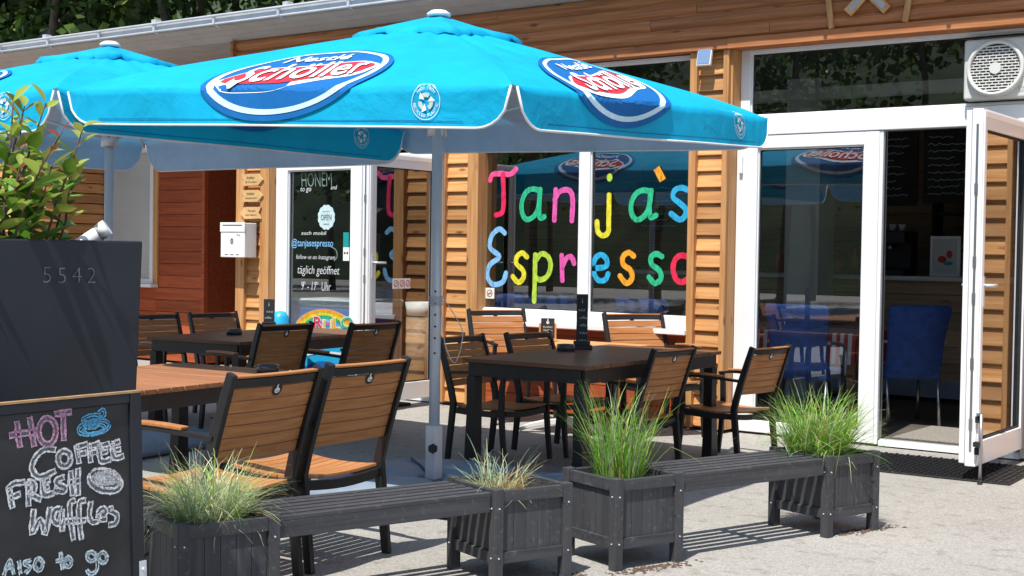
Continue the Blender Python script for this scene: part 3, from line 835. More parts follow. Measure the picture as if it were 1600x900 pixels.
mb = MB().box(-9.213, -9.13, WY, WY + 0.09, 0.02, 2.43).box(-8.20, -8.095, WY - 0.01, WY + 0.09, 0.02, 2.43).box(-9.128, -8.202, WY, WY + 0.09, 2.36, 2.43).box(-9.128, -8.202, WY, WY + 0.1, 0.012, 0.05)
cpart(mb, 'door_frame', 'white_pvc', bevel=0.004)
ll = door_leaf(-8.16, 8.98, 10.03, 0.085, 2.36, 'leaf_glass', stile=0.11, handle_z=1.36)
mb = MB()
for k in range(3):
    y = 9.36 + 0.085 * k
    mb.mat('paper').box(-8.158, -8.155, y, y + 0.075, 1.12, 1.215)
    mb.mat('sign_red'); disc(mb, lambda a, b: (-8.152, a, b), y + 0.037, 1.168, 0.03, 0.033, r0=0.75)
    stroke(mb, [(y + 0.018, 1.148), (y + 0.056, 1.188)], 0.006, lambda a, b: (-8.151, a, b))
cpart(mb, 'sticker_row', None, ll)

# upper cladding, trim, eave and gutter
mb = MB(); z = 3.245
rows = [3.245, 3.358, 3.471, 3.584, 3.698]
for i in range(4):
    z0, z1 = rows[i], rows[i + 1]
    x = -10.93
    while x < 3.5:
        x1 = min(x + rnd.uniform(2.2, 3.8), 3.5); prof = []
        y = 9.965
        n = 6
        vs = []
        for xx in (x + 0.002, x1 - 0.002):
            for k in range(n + 1):
                t = k / n
                vs.append((xx, y - 0.026 * math.sin(PI * t) ** 0.5, z0 + 0.004 + (z1 - z0 - 0.008) * t))
        mb.add(vs, [(k, n + 1 + k, n + 2 + k, k + 1) for k in range(n)] + [tuple(range(n + 1)), tuple(range(n + 1, 2 * n + 2))[::-1]], False)
        x = x1
mb.box(-10.92, 3.5, 9.967, 10.17, 3.165, 3.80)
cpart(mb, 'upper_cladding', 'larch_shaded')
cpart(MB().box(-10.97, -10.932, 9.90, 10.20, 3.20, 3.69), 'end_board', 'larch_shaded', bevel=0.003)
mb = MB().box(-10.93, -5.08, 9.93, 10.05, 3.162, 3.243).box(-5.078, 3.5, 9.925, 10.12, 3.160, 3.243)
cpart(mb, 'header_board', 'larch_shaded', bevel=0.003)
for xa, xb in ((-4.18, -4.24), (-3.60, -3.53)):
    cpart(MB().bar((xa, 9.925, 3.245), (xb, 9.925, 3.68), 0.045, 0.02, (0, 1, 0)), 'brace', 'larch_z', bevel=0.002)
mb = MB().mat('larch_x')
for sx in (-1, 1):
    c = Vector((-3.89 + sx * 0.005, 9.91 - 0.012 * sx, 3.505))
    d = Vector((0.20 * sx, 0, 0.20))
    mb.mat('larch_x').bar(c - d * 0.78, c + d * 0.78, 0.075, 0.02, (0, 1, 0))
    mb.mat('grey_boards').bar(c - d * 0.68 + Vector((0, -0.012, 0)), c + d * 0.68 + Vector((0, -0.012, 0)), 0.045, 0.004, (0, 1, 0))
cpart(mb, 'crossed_emblem')
mb = MB()
for i, (ya, yb) in enumerate(((9.66, 9.745), (9.75, 9.835), (9.84, 9.96))):
    f = lambda y: 3.805 - (y - 9.65) * 0.36
    mb.add([(-19, ya, f(ya)), (3.5, ya, f(ya)), (3.5, yb, f(yb)), (-19, yb, f(yb)), (-19, ya, f(ya) + 0.02), (3.5, ya, f(ya) + 0.02), (3.5, yb, f(yb) + 0.02), (-19, yb, f(yb) + 0.02)],
           [(0, 1, 2, 3), (7, 6, 5, 4), (0, 4, 5, 1), (3, 2, 6, 7), (0, 3, 7, 4), (1, 5, 6, 2)])
for i in range(16):
    ya = 9.97 + i * 0.15
    mb.box(-19, -10.94, ya, ya + 0.143, 3.69 + 0.001 * (i % 2), 3.71)
cpart(mb, 'soffit', 'grey_boards')
mb = MB().add([(-19, 9.67, 3.86), (3.5, 9.67, 3.86), (3.5, 18, 3.75), (-19, 18, 3.75), (-19, 9.67, 3.835), (3.5, 9.67, 3.835), (3.5, 18, 3.70), (-19, 18, 3.70)],
              [(0, 1, 2, 3), (7, 6, 5, 4), (0, 4, 5, 1), (1, 5, 6, 2), (2, 6, 7, 3), (3, 7, 4, 0)])
roof = cpart(mb, 'roof', 'zinc')
mb = MB()
mb.tube([(-19, 9.60, 3.905), (3.5, 9.60, 3.905)], 0.014, 8)
mb.tube([(-19, 9.625, 3.826), (3.5, 9.625, 3.826)], 0.013, 8)
mb.box(-19, 3.5, 9.628, 9.640, 3.835, 3.90)
cpart(mb, 'gutter', 'zinc')
x = -18.6
while x < 3.5:
    cpart(MB().box(x, x + 0.03, 9.598, 9.626, 3.82, 3.92).tube([(x + 0.015, 9.612, 3.815), (x + 0.05, 9.72, 3.78)], 0.006, 6), 'gutter_bracket', 'zinc')
    x += 0.96
for x in (-14.05, -12.05, -10.0): cpart(MB().box(x, x + 0.07, 9.72, 9.8, 3.86, 3.985), 'snow_guard', 'zinc')

# recess window
mb = frame(MB(), -14.86, -13.88, 1.0, 2.75, 11.24, 11.31, 0.07, 0.06, 0.06, 0.06)
rw = cpart(mb, 'window', 'white_paint', bevel=0.004)
cpart(MB().add([(-14.79, 11.28, 1.06), (-13.94, 11.28, 1.06), (-13.94, 11.28, 2.69), (-14.79, 11.28, 2.69)], [(0, 1, 2, 3)]), 'pane', 'dim_glass', rw)
cpart(MB().box(-14.80, -13.93, 11.305, 11.315, 1.05, 2.70), 'blind', 'curtain_grey', rw)
cpart(MB().box(-14.9, -13.80, 11.15, 11.27, 0.955, 0.998), 'window_sill', 'white_paint', rw, bevel=0.003)
cpart(MB().box(-13.878, -13.80, 11.255, 11.30, 1.0, 2.80), 'window_trim', 'larch_z', rw)

# ------------------------------------------------------------------ inside the cafe
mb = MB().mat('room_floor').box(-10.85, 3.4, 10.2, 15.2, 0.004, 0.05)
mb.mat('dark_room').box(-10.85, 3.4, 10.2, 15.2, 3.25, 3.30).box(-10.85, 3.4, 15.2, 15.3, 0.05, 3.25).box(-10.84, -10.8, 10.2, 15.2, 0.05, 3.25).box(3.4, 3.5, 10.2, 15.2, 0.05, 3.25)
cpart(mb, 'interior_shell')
mb = MB().box(-19, 3.5, 15.4, 15.55, 0, 3.69).box(-19.05, -18.95, 10.2, 15.4, 0, 3.6).box(3.52, 3.6, 9.98, 15.5, 0, 3.6)
cpart(mb, 'outer_wall', 'white_paint')
cpart(MB().box(-5.76, -5.40, 12.6, 13.0, 0.05, 3.25), 'pillar', 'pillar_grey')
mb = MB()
plank_wall(mb, -10.8, 3.4, 15.15, 0.06, 3.2, 0.16)
cpart(mb, 'panelled_wall', 'counter_wood')
mb = MB().box(-6.0, 1.0, 11.6, 11.75, 2.92, 3.02).box(-8.0, 1.0, 12.8, 12.95, 2.72, 2.80)
cpart(mb, 'ceiling_beam', 'pillar_grey')
# ================================================================== OBJECTS
# ------------------------------------------------------------------ parasols
def parasol(label, tips, hub, foot, group, seed, cord=False, HV=0.19):
    """tips in order near, right, far, left (world); built relative to the foot"""
    q = random.Random(seed)
    F0 = Vector((foot[0], foot[1], 0))
    t = thing('parasol', label, 'parasol', F0, 0, group)
    T_ = [Vector(p) - F0 for p in tips]; H = Vector(hub) - F0
    can = MB(); pipe = MB(); hem = MB()
    faces = []
    for i in range(4):
        A, B = T_[i], T_[(i + 1) % 4]                 # seen from outside A is the right end for i = 0 ... handled by e
        L, Rr = (T_[(i + 1) % 4], T_[i])
        # left-to-right as seen from outside (anticlockwise from above)
        L, Rr = A, B
        e = (Rr - L); W = e.length; eu = e / W
        out = eu.cross(Vector((0, 0, 1))).normalized()
        mid = (L + Rr) / 2
        if out.dot(Vector((mid.x - H.x, mid.y - H.y, 0))) < 0: out = -out
        fold = [q.uniform(0, 6.28) for _ in range(4)]
        def fp(s, tt, off=0.0, L=L, Rr=Rr, e=e, W=W, eu=eu, out=out, mid=mid, fold=fold, H=H):
            """s metres from the left tip, tt metres above (+) or below (-) the rope edge"""
            u = s / W
            edge = L + e * u
            sl = (H - mid); up = sl - eu * sl.dot(eu); Ls = up.length
            nrm = eu.cross(up).normalized()
            if nrm.z < 0: nrm = -nrm
            roll = 0.10
            if tt >= 0:
                v = min(tt / Ls, 1.0)
                p = edge.lerp(H, v)
                ef = min(1.0, min(u, 1 - u) / 0.07)
                bulge = 0.030 * math.sin(PI * min(1, max(0, u))) * math.sin(PI * min(v, 1)) ** 0.8
                wr = 0.006 * math.sin(9 * u + fold[0] + 3 * v) * (1 - v) + 0.004 * math.sin(23 * u + fold[1]) * (1 - v)
                # stretch folds fanning out from hub and corners
                wr += 0.009 * math.sin(38 * u + fold[2]) * v ** 2 * (1 - v) * 4 + 0.011 * math.sin(26 * tt + 9 * u + fold[3]) * (math.exp(-u / 0.10) + math.exp(-(1 - u) / 0.10)) * (1 - v) * math.exp(-tt / 0.35)
                # the cloth rolls over the edge rather than folding sharply
                drop = 0.050 * math.exp(-tt / 0.16)
                p = p + nrm * (bulge + wr * ef + off) - Vector((0, 0, drop))
                p = p + out * (0.018 * math.exp(-tt / 0.10) * (ef if tt > 0.001 else 1))
            else:
                d = -tt
                flare = 0.018 + 0.05 * d + 0.014 * math.sin(7 * u + fold[2]) * d / HV + 0.008 * math.sin(17 * u + fold[3]) * d / HV
                p = edge - Vector((0, 0, d + 0.050)) + out * (flare + off)
                p = p + nrm * (0.006 * math.sin(9 * u + fold[0]) + 0.004 * math.sin(23 * u + fold[1])) * (1 - d / HV)
            return p
        sl = (H - mid); up = sl - eu * sl.dot(eu); Ls = up.length
        faces.append((fp, W, Ls))
        # panel grid, from hub down to the edge
        nu, nv = 64, 18
        k0 = len(can.v); vs = []; fs = []
        can.mat('canopy_blue')
        tv = [Ls * (1 - j / 24) for j in range(22)] + [0.16, 0.12, 0.085, 0.055, 0.027, 0.0]
        for tt in tv:
            for k in range(nu + 1):
                vs.append(fp(W * k / nu, tt))
        nr = len(tv)
        # hanging valance with rounded lower corners
        cr_ = 0.20
        def hv(s):
            dd = min(s, W - s)
            return HV if dd >= cr_ else max(0.004, HV * math.sqrt(max(0, 1 - ((cr_ - dd) / cr_) ** 2)))
        for j in range(1, 7):
            for k in range(nu + 1):
                ss = W * k / nu
                vs.append(fp(ss, -hv(ss) * j / 6))
        tot = nr + 6
        for j in range(tot - 1):
            for k in range(nu):
                a = j * (nu + 1) + k
                fs.append((a, a + nu + 1, a + nu + 2, a + 1))
        can.add(vs, fs, True)
        pts = [fp(W * k / 80, -hv(W * k / 80)) for k in range(81)]
        pipe.tube(pts, 0.0065, 5)
        hemp = [(W * k / 80, -hv(W * k / 80) + 0.028) for k in range(7, 74)]
        hem.add([fp(a_, b_ + dz_, 0.0035) for a_, b_ in hemp for dz_ in (0.0, 0.004)], [(2 * k, 2 * k + 2, 2 * k + 3, 2 * k + 1) for k in range(len(hemp) - 1)])
    c = can.build('canopy', None, t)
    pipe.build('piping', 'canopy_white', c)
    hem.build('hem_stitching', 'print_navy', c)
    # orient faces outward
    bm = bmesh.new(); bm.from_mesh(c.data); bmesh.ops.recalc_face_normals(bm, faces=bm.faces)
    for f in bm.faces:
        cc = f.calc_center_median(); o_ = Vector((cc.x - H.x, cc.y - H.y, 0)).normalized() + Vector((0, 0, 0.8))
        if f.normal.dot(o_) < 0: f.normal_flip()
    bm.to_mesh(c.data); bm.free()
    # vent cap on top
    cap = MB(); N4 = 48; rings = []
    for rr in (0.0, 0.25, 0.5, 0.75, 1.0):
        ring = []
        for k in range(N4):
            a = 4 * k / N4; i = int(a) % 4; f = a - int(a)
            e0 = T_[i] - H; e1 = T_[(i + 1) % 4] - H
            d = e0.lerp(e1, f) * 0.245 * rr
            wv = 0.016 * math.sin(13 * a + seed) * rr ** 3 + 0.010 * math.sin(31 * a) * rr ** 3
            ring.append(H + d + Vector((0, 0, 0.062 - 0.020 * rr + wv)))
        rings.append(ring)
    vs = [p for r_ in rings for p in r_]
    vs += [p - Vector((0, 0, 0.035 + 0.012 * math.sin(1.7 * k))) for k, p in enumerate(rings[-1])]
    fs = [(j * N4 + k, j * N4 + (k + 1) % N4, (j + 1) * N4 + (k + 1) % N4, (j + 1) * N4 + k) for j in range(5) for k in range(N4)]
    cap.add(vs, fs, True)
    cp = cap.build('vent_cap', 'canopy_blue', t)
    bm = bmesh.new(); bm.from_mesh(cp.data)
    for f in bm.faces:
        cc = f.calc_center_median(); o_ = Vector((cc.x - H.x, cc.y - H.y, 0)) + Vector((0, 0, 0.8))
        if f.normal.dot(o_) < 0: f.normal_flip()
    bm.to_mesh(cp.data); bm.free()
    fin = MB().lathe([(0.0, 0.034), (0.045, 0.028), (0.072, 0.010), (0.072, -0.006), (0.03, -0.01)], (H.x, H.y, H.z + 0.060), 20)
    fin.build('finial', 'white_paint', t)
    # pole and folded struts
    mb = MB(); zf = 0.12
    mb.tube([(0, 0, zf), (0, 0, 1.2), (H.x, H.y, H.z)], 0.033, 20)
    p_ = mb.build('pole', 'pole_alu', t)
    mb = MB().box(-0.037, 0.037, -0.037, 0.037, zf - 0.02, zf + 0.30)
    sl_ = mb.build('pole_socket', 'zinc', t, bevel=0.004)
    mb = MB().mat('black_metal')
    d = Vector((0.55, -0.83, 0)); sd = Vector((0.83, 0.55, 0))
    Tm = Matrix(((sd.x, 0, d.x, 0.041 * d.x * 1.35), (sd.y, 0, d.y, 0.041 * d.y * 1.35), (0, 1, 0, zf + 0.17), (0, 0, 0, 1)))
    kn = [(0.026 * (1 + 0.18 * (k % 2)) * math.cos(PI * k / 6), 0.026 * (1 + 0.18 * (k % 2)) * math.sin(PI * k / 6)) for k in range(12)]
    mb.prism(kn, 0.02, Tm); mb.build('clamp_knob', 'black_metal', sl_)
    mb = MB()
    for zz in (0.95, 1.02, 1.09, 1.16, 1.23, 0.86): disc(mb, lambda a, b: Vector((0, 0, zz)) + d * 0.0336 + sd * a + Vector((0, 0, b)), 0, 0, 0.007, 0.007, 10)
    mb.build('adjusting_hole', 'vent_dark', p_)
    for i in range(4):
        A = T_[i]
        rb = MB().tube([H - Vector((0, 0, 0.05)), H.lerp(A, 0.5) - Vector((0, 0, 0.05)), H.lerp(A, 0.97) - Vector((0, 0, 0.075))], 0.011, 8)
        r_ = rb.build('rib', 'pole_alu', t)
        a = H.lerp(A, 0.55) - Vector((0, 0, 0.04))
        MB().tube([a, Vector((H.x, H.y, H.z - 0.62))], 0.010, 8).build('strut', 'pole_alu', r_)
    MB().lathe([(0.04, -0.05), (0.06, -0.05), (0.06, 0.05), (0.04, 0.05)], (H.x, H.y, H.z - 0.62), 16).build('runner', 'pole_alu', t)
    # four curved ballast segments round the foot
    for k in range(4):
        mb = MB(); a0 = k * PI / 2 + 0.9; n = 12; vs = []; fs = []
        prof = [(0.07, 0.03), (0.10, 0.115), (0.30, 0.15), (0.52, 0.14), (0.62, 0.10), (0.65, 0.05), (0.63, 0.012), (0.10, 0.012)]
        for j in range(n + 1):
            th = a0 + 0.03 + (PI / 2 - 0.06) * j / n
            bulge = 1 - 0.30 * abs(2 * j / n - 1) ** 3
            sq = 1.0 / max(abs(math.cos(th - a0 - PI / 4)), 0.75) * 0.98
            for r_, z_ in prof: vs.append((r_ * sq * math.cos(th), r_ * sq * math.sin(th), z_ * (bulge if z_ > 0.1 else 1)))
        m_ = len(prof)
        for j in range(n):
            for i in range(m_):
                fs.append((j * m_ + i, j * m_ + (i + 1) % m_, (j + 1) * m_ + (i + 1) % m_, (j + 1) * m_ + i))
        fs += [tuple(range(m_)), tuple(range(n * m_, n * m_ + m_))[::-1]]
        mb.add(vs, fs, True); mb.build('ballast_segment', 'weight_grey', t, bevel=0.012)
    if cord:
        mb = MB()
        for dx in (-0.03,):
            pts = [Vector((0.05, 0.0, 1.20)), Vector((0.10 + dx, 0.06, 1.12)), Vector((0.16 + dx, 0.10, 0.98)), Vector((0.12 + dx, 0.08, 0.80)), Vector((0.05, 0.03, 0.92)), Vector((0.04, 0.0, 1.15))]
            mb.tube(smooth_path(pts, 6), 0.003, 5)
        mb.tube([Vector((0.042, 0.0, 2.3)), Vector((0.05, 0.01, 1.2))], 0.004, 5)
        for k in range(5): mb.tube([Vector((0.044 * math.cos(a_), 0.044 * math.sin(a_), 1.15 + 0.012 * k)) for a_ in [2 * PI * j / 14 for j in range(15)]], 0.003, 4, cap=False)
        mb.build('cord', 'pole_alu', t)
    return t, faces, c

def emblem(fp, W, parent, cx, cy, a=0.60, b=0.37, rot=0.17):
    """printed oval advertising emblem on a parasol face, wrapped over the edge"""
    c, s_ = math.cos(rot), math.sin(rot)
    def loc(off):
        def f(x, y):
            X, Y = cx + x * c - y * s_, cy + x * s_ + y * c
            return fp(X, Y, off + 0.003)
        return f
    mb = MB()
    mb.mat('print_navy'); disc(mb, loc(0.007), 0, 0, a, b, 72, rings=28)
    mb.mat('print_ring'); disc(mb, loc(0.010), 0, 0, a * 0.94, b * 0.91, 72, r0=0.92, rings=3)
    # slanted red banner with white torn edge
    def banner(m, off, x0, x1, yb0, yt0, yb1, yt1, n=26):
        mb.mat(m); L = loc(off); vs = []; fs = []
        for k in range(n + 1):
            f = k / n; x = x0 + (x1 - x0) * f
            yb = yb0 + (yb1 - yb0) * f + 0.016 * math.sin(11 * f); yt = yt0 + (yt1 - yt0) * f + 0.012 * math.sin(8 * f + 1)
            sh = 1 - (2 * f - 1) ** 6
            m_ = (yb + yt) / 2; h = (yt - yb) / 2 * max(sh, 0.15)
            for j in range(5): vs.append(L(x, m_ - h + 2 * h * j / 4))
        for k in range(n):
            for j in range(4):
                q_ = k * 5 + j; fs.append((q_, q_ + 5, q_ + 6, q_ + 1))
        mb.add(vs, fs)
    banner('print_white', 0.009, -a * 0.84, a * 0.84, -b * 0.58, b * 0.10, -b * 0.46, b * 0.24)
    banner('print_red', 0.012, -a * 0.79, a * 0.79, -b * 0.47, b * 0.05, -b * 0.37, b * 0.18)
    mb.mat('print_white'); put_text(mb, 'Sch\u00f6ller', loc(0.019), 0.30, 0.0, -b * 0.15, 0.014, 0.25, width=a * 1.40)
    put_text(mb, 'Nestl\u00e9', loc(0.014), 0.15, -0.02, b * 0.46, 0.012, 0.2, width=a * 0.80)
    return mb.build('emblem', None, parent)
def recycle_mark(fp, parent, cx, cy, r=0.082):
    L = lambda off: (lambda x, y: fp(cx + x, cy + y, off))
    mb = MB().mat('print_ring')
    disc(mb, L(0.006), 0, 0, r, r * 1.05, 32, r0=0.955)
    for k in range(3):
        a0 = PI / 2 + k * 2 * PI / 3
        pts = [(r * 0.40 * math.cos(a0 + t), r * 0.40 * math.sin(a0 + t)) for t in (0.62, 0.3, 0.0, -0.3, -0.55)]
        mb.mat('print_white'); stroke(mb, pts, r * 0.26, L(0.007), ends=False)
        ex, ey = pts[0]; tx, ty = -math.sin(a0 + 0.62), math.cos(a0 + 0.62); nx, ny = math.cos(a0 + .62), math.sin(a0 + .62)
        hw = r * 0.27
        mb.add([L(0.008)(ex + nx * hw, ey + ny * hw), L(0.008)(ex + tx * hw, ey + ty * hw), L(0.008)(ex - nx * hw, ey - ny * hw)], [(0, 1, 2)])
    for body, sg in (('MADE FROM', 1), ('RECYCLED PLASTIC', -1)):
        n = len(body)
        for i, ch in enumerate(body):
            if ch == ' ': continue
            an = sg * (PI / 2 - (i - (n - 1) / 2) * 0.185 * 1.0)
            c_, s_ = math.cos(an - PI / 2 * sg), math.sin(an - PI / 2 * sg)
            bx, by = r * 0.80 * math.cos(an), r * 0.80 * math.sin(an)
            put_text(mb, ch, (lambda x, y, c_=c_, s_=s_, bx=bx, by=by: L(0.007)(bx + x * c_ - y * s_, by + x * s_ + y * c_)), r * 0.26)
    return mb.build('recycling_mark', None, parent)

GP = 'blue parasols over the terrace'
t1, fc1, can1 = parasol('nearest blue parasol, whole canopy with printed emblems in view, over the middle of the terrace',
    [(-3.583, 4.92, 2.269), (-3.767, 7.913, 2.40), (-6.759, 7.728, 2.45), (-6.575, 4.736, 2.406)], (-5.171, 6.324, 2.835), (-5.12, 6.27), GP, 3, cord=True)
# face 0: near->right, face 3: left->near
fp, W_, L_ = fc1[3]; emblem(fp, W_, can1, W_ / 2 + 0.12, 0.21, 0.63); recycle_mark(fp, can1, W_ / 2 + 1.03, -0.07)
fp, W_, L_ = fc1[0]; emblem(fp, W_, can1, W_ / 2 - 0.34, 0.25, 0.70, 0.38); recycle_mark(fp, can1, W_ / 2 + 1.02, -0.06)
fp, W_, L_ = fc1[1]; emblem(fp, W_, can1, W_ / 2, 0.25); recycle_mark(fp, can1, W_ / 2 + 1.03, -0.07)
fp, W_, L_ = fc1[2]; emblem(fp, W_, can1, W_ / 2, 0.25); recycle_mark(fp, can1, W_ / 2 + 1.03, -0.07)
c2 = Vector((-8.123, 6.183, 0)); D2 = 2.12; yw = R(-45.2)
tp = [(c2.x + D2 * math.cos(yw + k * PI / 2), c2.y + D2 * math.sin(yw + k * PI / 2), z) for k, z in ((0, 2.412), (1, 2.414), (2, 2.42), (3, 2.414))]
t2, fc2, can2 = parasol('left blue parasol, half hidden behind the nearer one and cut off by the left edge', tp, (c2.x, c2.y, 2.865), (c2.x, c2.y), GP, 5, HV=0.235)
for k in range(4):
    fp, W_, L_ = fc2[k]; emblem(fp, W_, can2, W_ / 2, 0.25); recycle_mark(fp, can2, W_ / 2 + 1.03, -0.07)

# ------------------------------------------------------------------ tables
def slat_table(label, loc, rz, L, Wd, mat, group, H=0.74):
    t = thing('slatted_table', label, 'table', loc, rz, group)
    mb = MB(); n = int(Wd / 0.095); p = L / int(L / 0.095); y = -L / 2
    # boards run across the table
    for i in range(int(L / 0.095)):
        mb.box(-Wd / 2, Wd / 2, y + 0.0025, y + p - 0.0025, H - 0.026, H); y += p
    mb.build('tabletop', mat, t, bevel=0.003)
    mb = MB()
    a, b = Wd / 2 - 0.035, L / 2 - 0.035
    for s_ in (-1, 1):
        mb.box(s_ * a - 0.012, s_ * a + 0.012, -b, b, H - 0.115, H - 0.0265); mb.box(-a + 0.013, a - 0.013, s_ * b - 0.012, s_ * b + 0.012, H - 0.115, H - 0.027)
    mb.build('apron', 'black_metal', t, bevel=0.002)
    for sx in (-1, 1):
        for sy in (-1, 1):
            mb = MB(); x, yy = sx * (a - 0.02), sy * (b - 0.02)
            mb.strip([(x, yy, 0.0), (x, yy, 0.18), (x - sx * 0.006, yy, 0.40), (x - sx * 0.004, yy, H - 0.117)], [0.105, 0.092, 0.082, 0.082], [0.082, 0.074, 0.070, 0.070], (0, 1, 0))
            mb.build('leg', 'black_metal', t, bevel=0.004)
    mb = MB().mat('steel').box(-0.0, 0.012, 0, 0, 0, 0)
    return t
GT = 'black framed slatted terrace tables'
slat_table('shaded brown slatted table under the parasol in front of the lettered window', (-4.975, 7.885, 0), R(1.0), 1.88, 0.95, 'table_wood_shaded', GT, 0.775)
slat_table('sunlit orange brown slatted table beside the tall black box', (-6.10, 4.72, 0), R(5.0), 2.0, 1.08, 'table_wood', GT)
slat_table('shaded slatted table farthest back, near the left glass door', (-8.46, 8.14, 0), R(6.0), 1.95, 1.0, 'table_wood_shaded', GT)
# small bistro table by the window
t = thing('bistro_table', 'small sunlit wooden table on a white pedestal under the lettered window', 'table', (-5.95, 9.10, 0))
mb = MB()
for i in range(7): mb.box(-0.42, 0.50, -0.33 + i * 0.095, -0.33 + i * 0.095 + 0.091, 0.715, 0.742)
mb.build('tabletop', 'orange_wood', t, bevel=0.003)
mb = MB().lathe([(0.035, 0.06), (0.035, 0.70), (0.12, 0.714)], (-0.15, 0.02, 0), 16).build('pedestal', 'white_paint', t)
mb = MB()
for k in range(4):
    a = k * PI / 2 + 0.5
    mb.strip([(-0.15 + r_ * math.cos(a), 0.02 + r_ * math.sin(a), z_) for r_, z_ in ((0.02, 0.10), (0.14, 0.085), (0.27, 0.055), (0.35, 0.02))], [0.08, 0.075, 0.065, 0.055], [0.05, 0.04, 0.035, 0.03], (-math.sin(a), math.cos(a), 0))
mb.build('pedestal_foot', 'white_paint', t, bevel=0.004)

# ------------------------------------------------------------------ terrace chairs
def make_chair(label, group):
    t = thing('terrace_chair', label, 'chair', (0, 0, 0), 0, group)
    def lean(z):                                   # y of the rear stile at height z
        return -0.215 - 0.05 * max(0, (0.42 - z)) / 0.42 - (max(0, z - 0.42) / 0.48) ** 1.15 * 0.155
    for s_ in (-1, 1):
        x = s_ * 0.25
        pts = [(x, lean(z), z) for z in (0.0, 0.15, 0.30, 0.42, 0.52, 0.64, 0.76, 0.90)]
        MB().strip(pts, 0.026, [0.042, 0.046, 0.05, 0.052, 0.052, 0.05, 0.046, 0.042], (1, 0, 0)).build('rear_leg', 'black_metal', t, bevel=0.004)
        fx = s_ * 0.268
        pts = [(fx, 0.285, 0.0), (fx, 0.262, 0.20), (fx, 0.245, 0.40), (fx, 0.250, 0.56), (fx, 0.262, 0.635)]
        MB().strip(pts, 0.026, [0.034, 0.040, 0.046, 0.042, 0.036], (1, 0, 0)).build('front_leg', 'black_metal', t, bevel=0.004)
        am = MB().strip([(fx, 0.285, 0.640), (fx, 0.15, 0.655), (fx, 0.0, 0.655), (fx - s_ * 0.01, -0.15, 0.648), (fx - s_ * 0.016, lean(0.64), 0.640)], 0.036, 0.020, (1, 0, 0)).build('armrest', 'black_metal', t, bevel=0.003)
        MB().strip([(fx, 0.20, 0.669), (fx, 0.10, 0.6745), (fx, 0.0, 0.674), (fx - s_ * 0.008, -0.12, 0.668)], [0.040, 0.048, 0.048, 0.042], 0.016, (1, 0, 0)).build('arm_pad', 'chair_wood', am, bevel=0.004)
    # seat: slats across, dished front to back
    mb = MB()
    n = 9
    zs = lambda y: 0.402 - 0.022 * math.cos((y + 0.02) / 0.25 * 1.35) + 0.012
    for i in range(n):
        y = -0.215 + 0.49 * (i + 0.5) / n
        sl = (zs(y + 0.01) - zs(y - 0.01)) / 0.02
        k = 7
        pts = [(-0.236 + 0.472 * j / k, y, zs(y) - 0.012 * math.sin(PI * j / k)) for j in range(k + 1)]
        mb.strip(pts, 0.049, 0.014, (0, 1, sl))
    mb.build('seat', 'chair_wood', t, bevel=0.002)
    mb = MB()
    for s_ in (-1, 1):
        mb.strip([(s_ * 0.243, -0.215, 0.369), (s_ * 0.247, 0.0, 0.362), (s_ * 0.250, 0.25, 0.369)], 0.022, 0.042, (1, 0, 0))
    k = 8
    mb.strip([(-0.237 + 0.474 * j / k, 0.252, 0.375 - 0.016 * math.sin(PI * j / k)) for j in range(k + 1)], 0.022, 0.040, (0, 1, 0))
    mb.strip([(-0.237 + 0.474 * j / k, -0.222, 0.369 - 0.016 * math.sin(PI * j / k)) for j in range(k + 1)], 0.022, 0.040, (0, 1, 0))
    mb.build('seat_frame', 'black_metal', t)
    # back: wide slats, hollowed a little, under a capped top rail
    mb = MB(); n = 6
    for i in range(n):
        z = 0.535 + 0.305 * (i + 0.5) / n
        dz = 0.01
        up = Vector((0, lean(z + dz) - lean(z - dz), 2 * dz)).normalized()
        k = 7
        pts = [(-0.236 + 0.472 * j / k, lean(z) - 0.020 * math.sin(PI * j / k), z) for j in range(k + 1)]
        mb.strip(pts, 0.0485, 0.013, up)
    b_ = mb.build('backrest', 'chair_wood', t, bevel=0.0015)
    k = 8
    mb = MB().strip([(-0.237 + 0.474 * j / k, lean(0.862) - 0.020 * math.sin(PI * j / k), 0.862) for j in range(k + 1)], 0.034, 0.022, Vector((0, lean(0.88) - lean(0.85), 0.03)).normalized())
    tr_ = mb.build('top_rail', 'black_metal', t, bevel=0.003)
    MB().strip([(-0.235 + 0.47 * j / k, lean(0.884) - 0.020 * math.sin(PI * j / k), 0.8855) for j in range(k + 1)], 0.034, 0.011, (0, 1, 0.05)).build('rail_cap', 'chair_wood', tr_, bevel=0.003)
    # round badge on the rear of the back
    zc = 0.822; yc = lean(zc) - 0.020 - 0.0085
    up = Vector((0, lean(zc + .01) - lean(zc - .01), 0.02)).normalized(); nrm = Vector((1, 0, 0)).cross(up)
    if nrm.y > 0: nrm = -nrm
    bp = lambda off: (lambda a, c: Vector((0, yc, zc)) + nrm * off + Vector((-1, 0, 0)) * a + up * c)
    mb = MB().mat('black_metal')
    disc(mb, bp(0.001), 0, 0, 0.028, 0.028, 24)
    mb.mat('paper'); disc(mb, bp(0.002), 0, -0.004, 0.015, 0.012, 16); stroke(mb, [(-0.004, 0.002), (0.004, 0.012), (0.002, 0.02)], 0.007, bp(0.0022))
    mb.mat('ink'); stroke(mb, [(-0.008, -0.004), (0.0, -0.009), (0.008, -0.004)], 0.003, bp(0.003))
    mb.build('badge', None, b_)
    return t
GC = 'slatted armchairs of the terrace'
first = None
def chair(x, y, deg, s_, label):
    global first
    if first is None:
        first = make_chair(label, GC); c = first
        c.location = (x, y, 0); c.rotation_euler = (0, 0, R(deg)); c.scale = (s_,) * 3
        return c
    return dup(first, (x, y, 0), R(deg), label, GC, s_)
chair(-4.570, 4.036, 92.5, 1.06, 'nearest slatted armchair, its back to us, behind the pale grass planter')
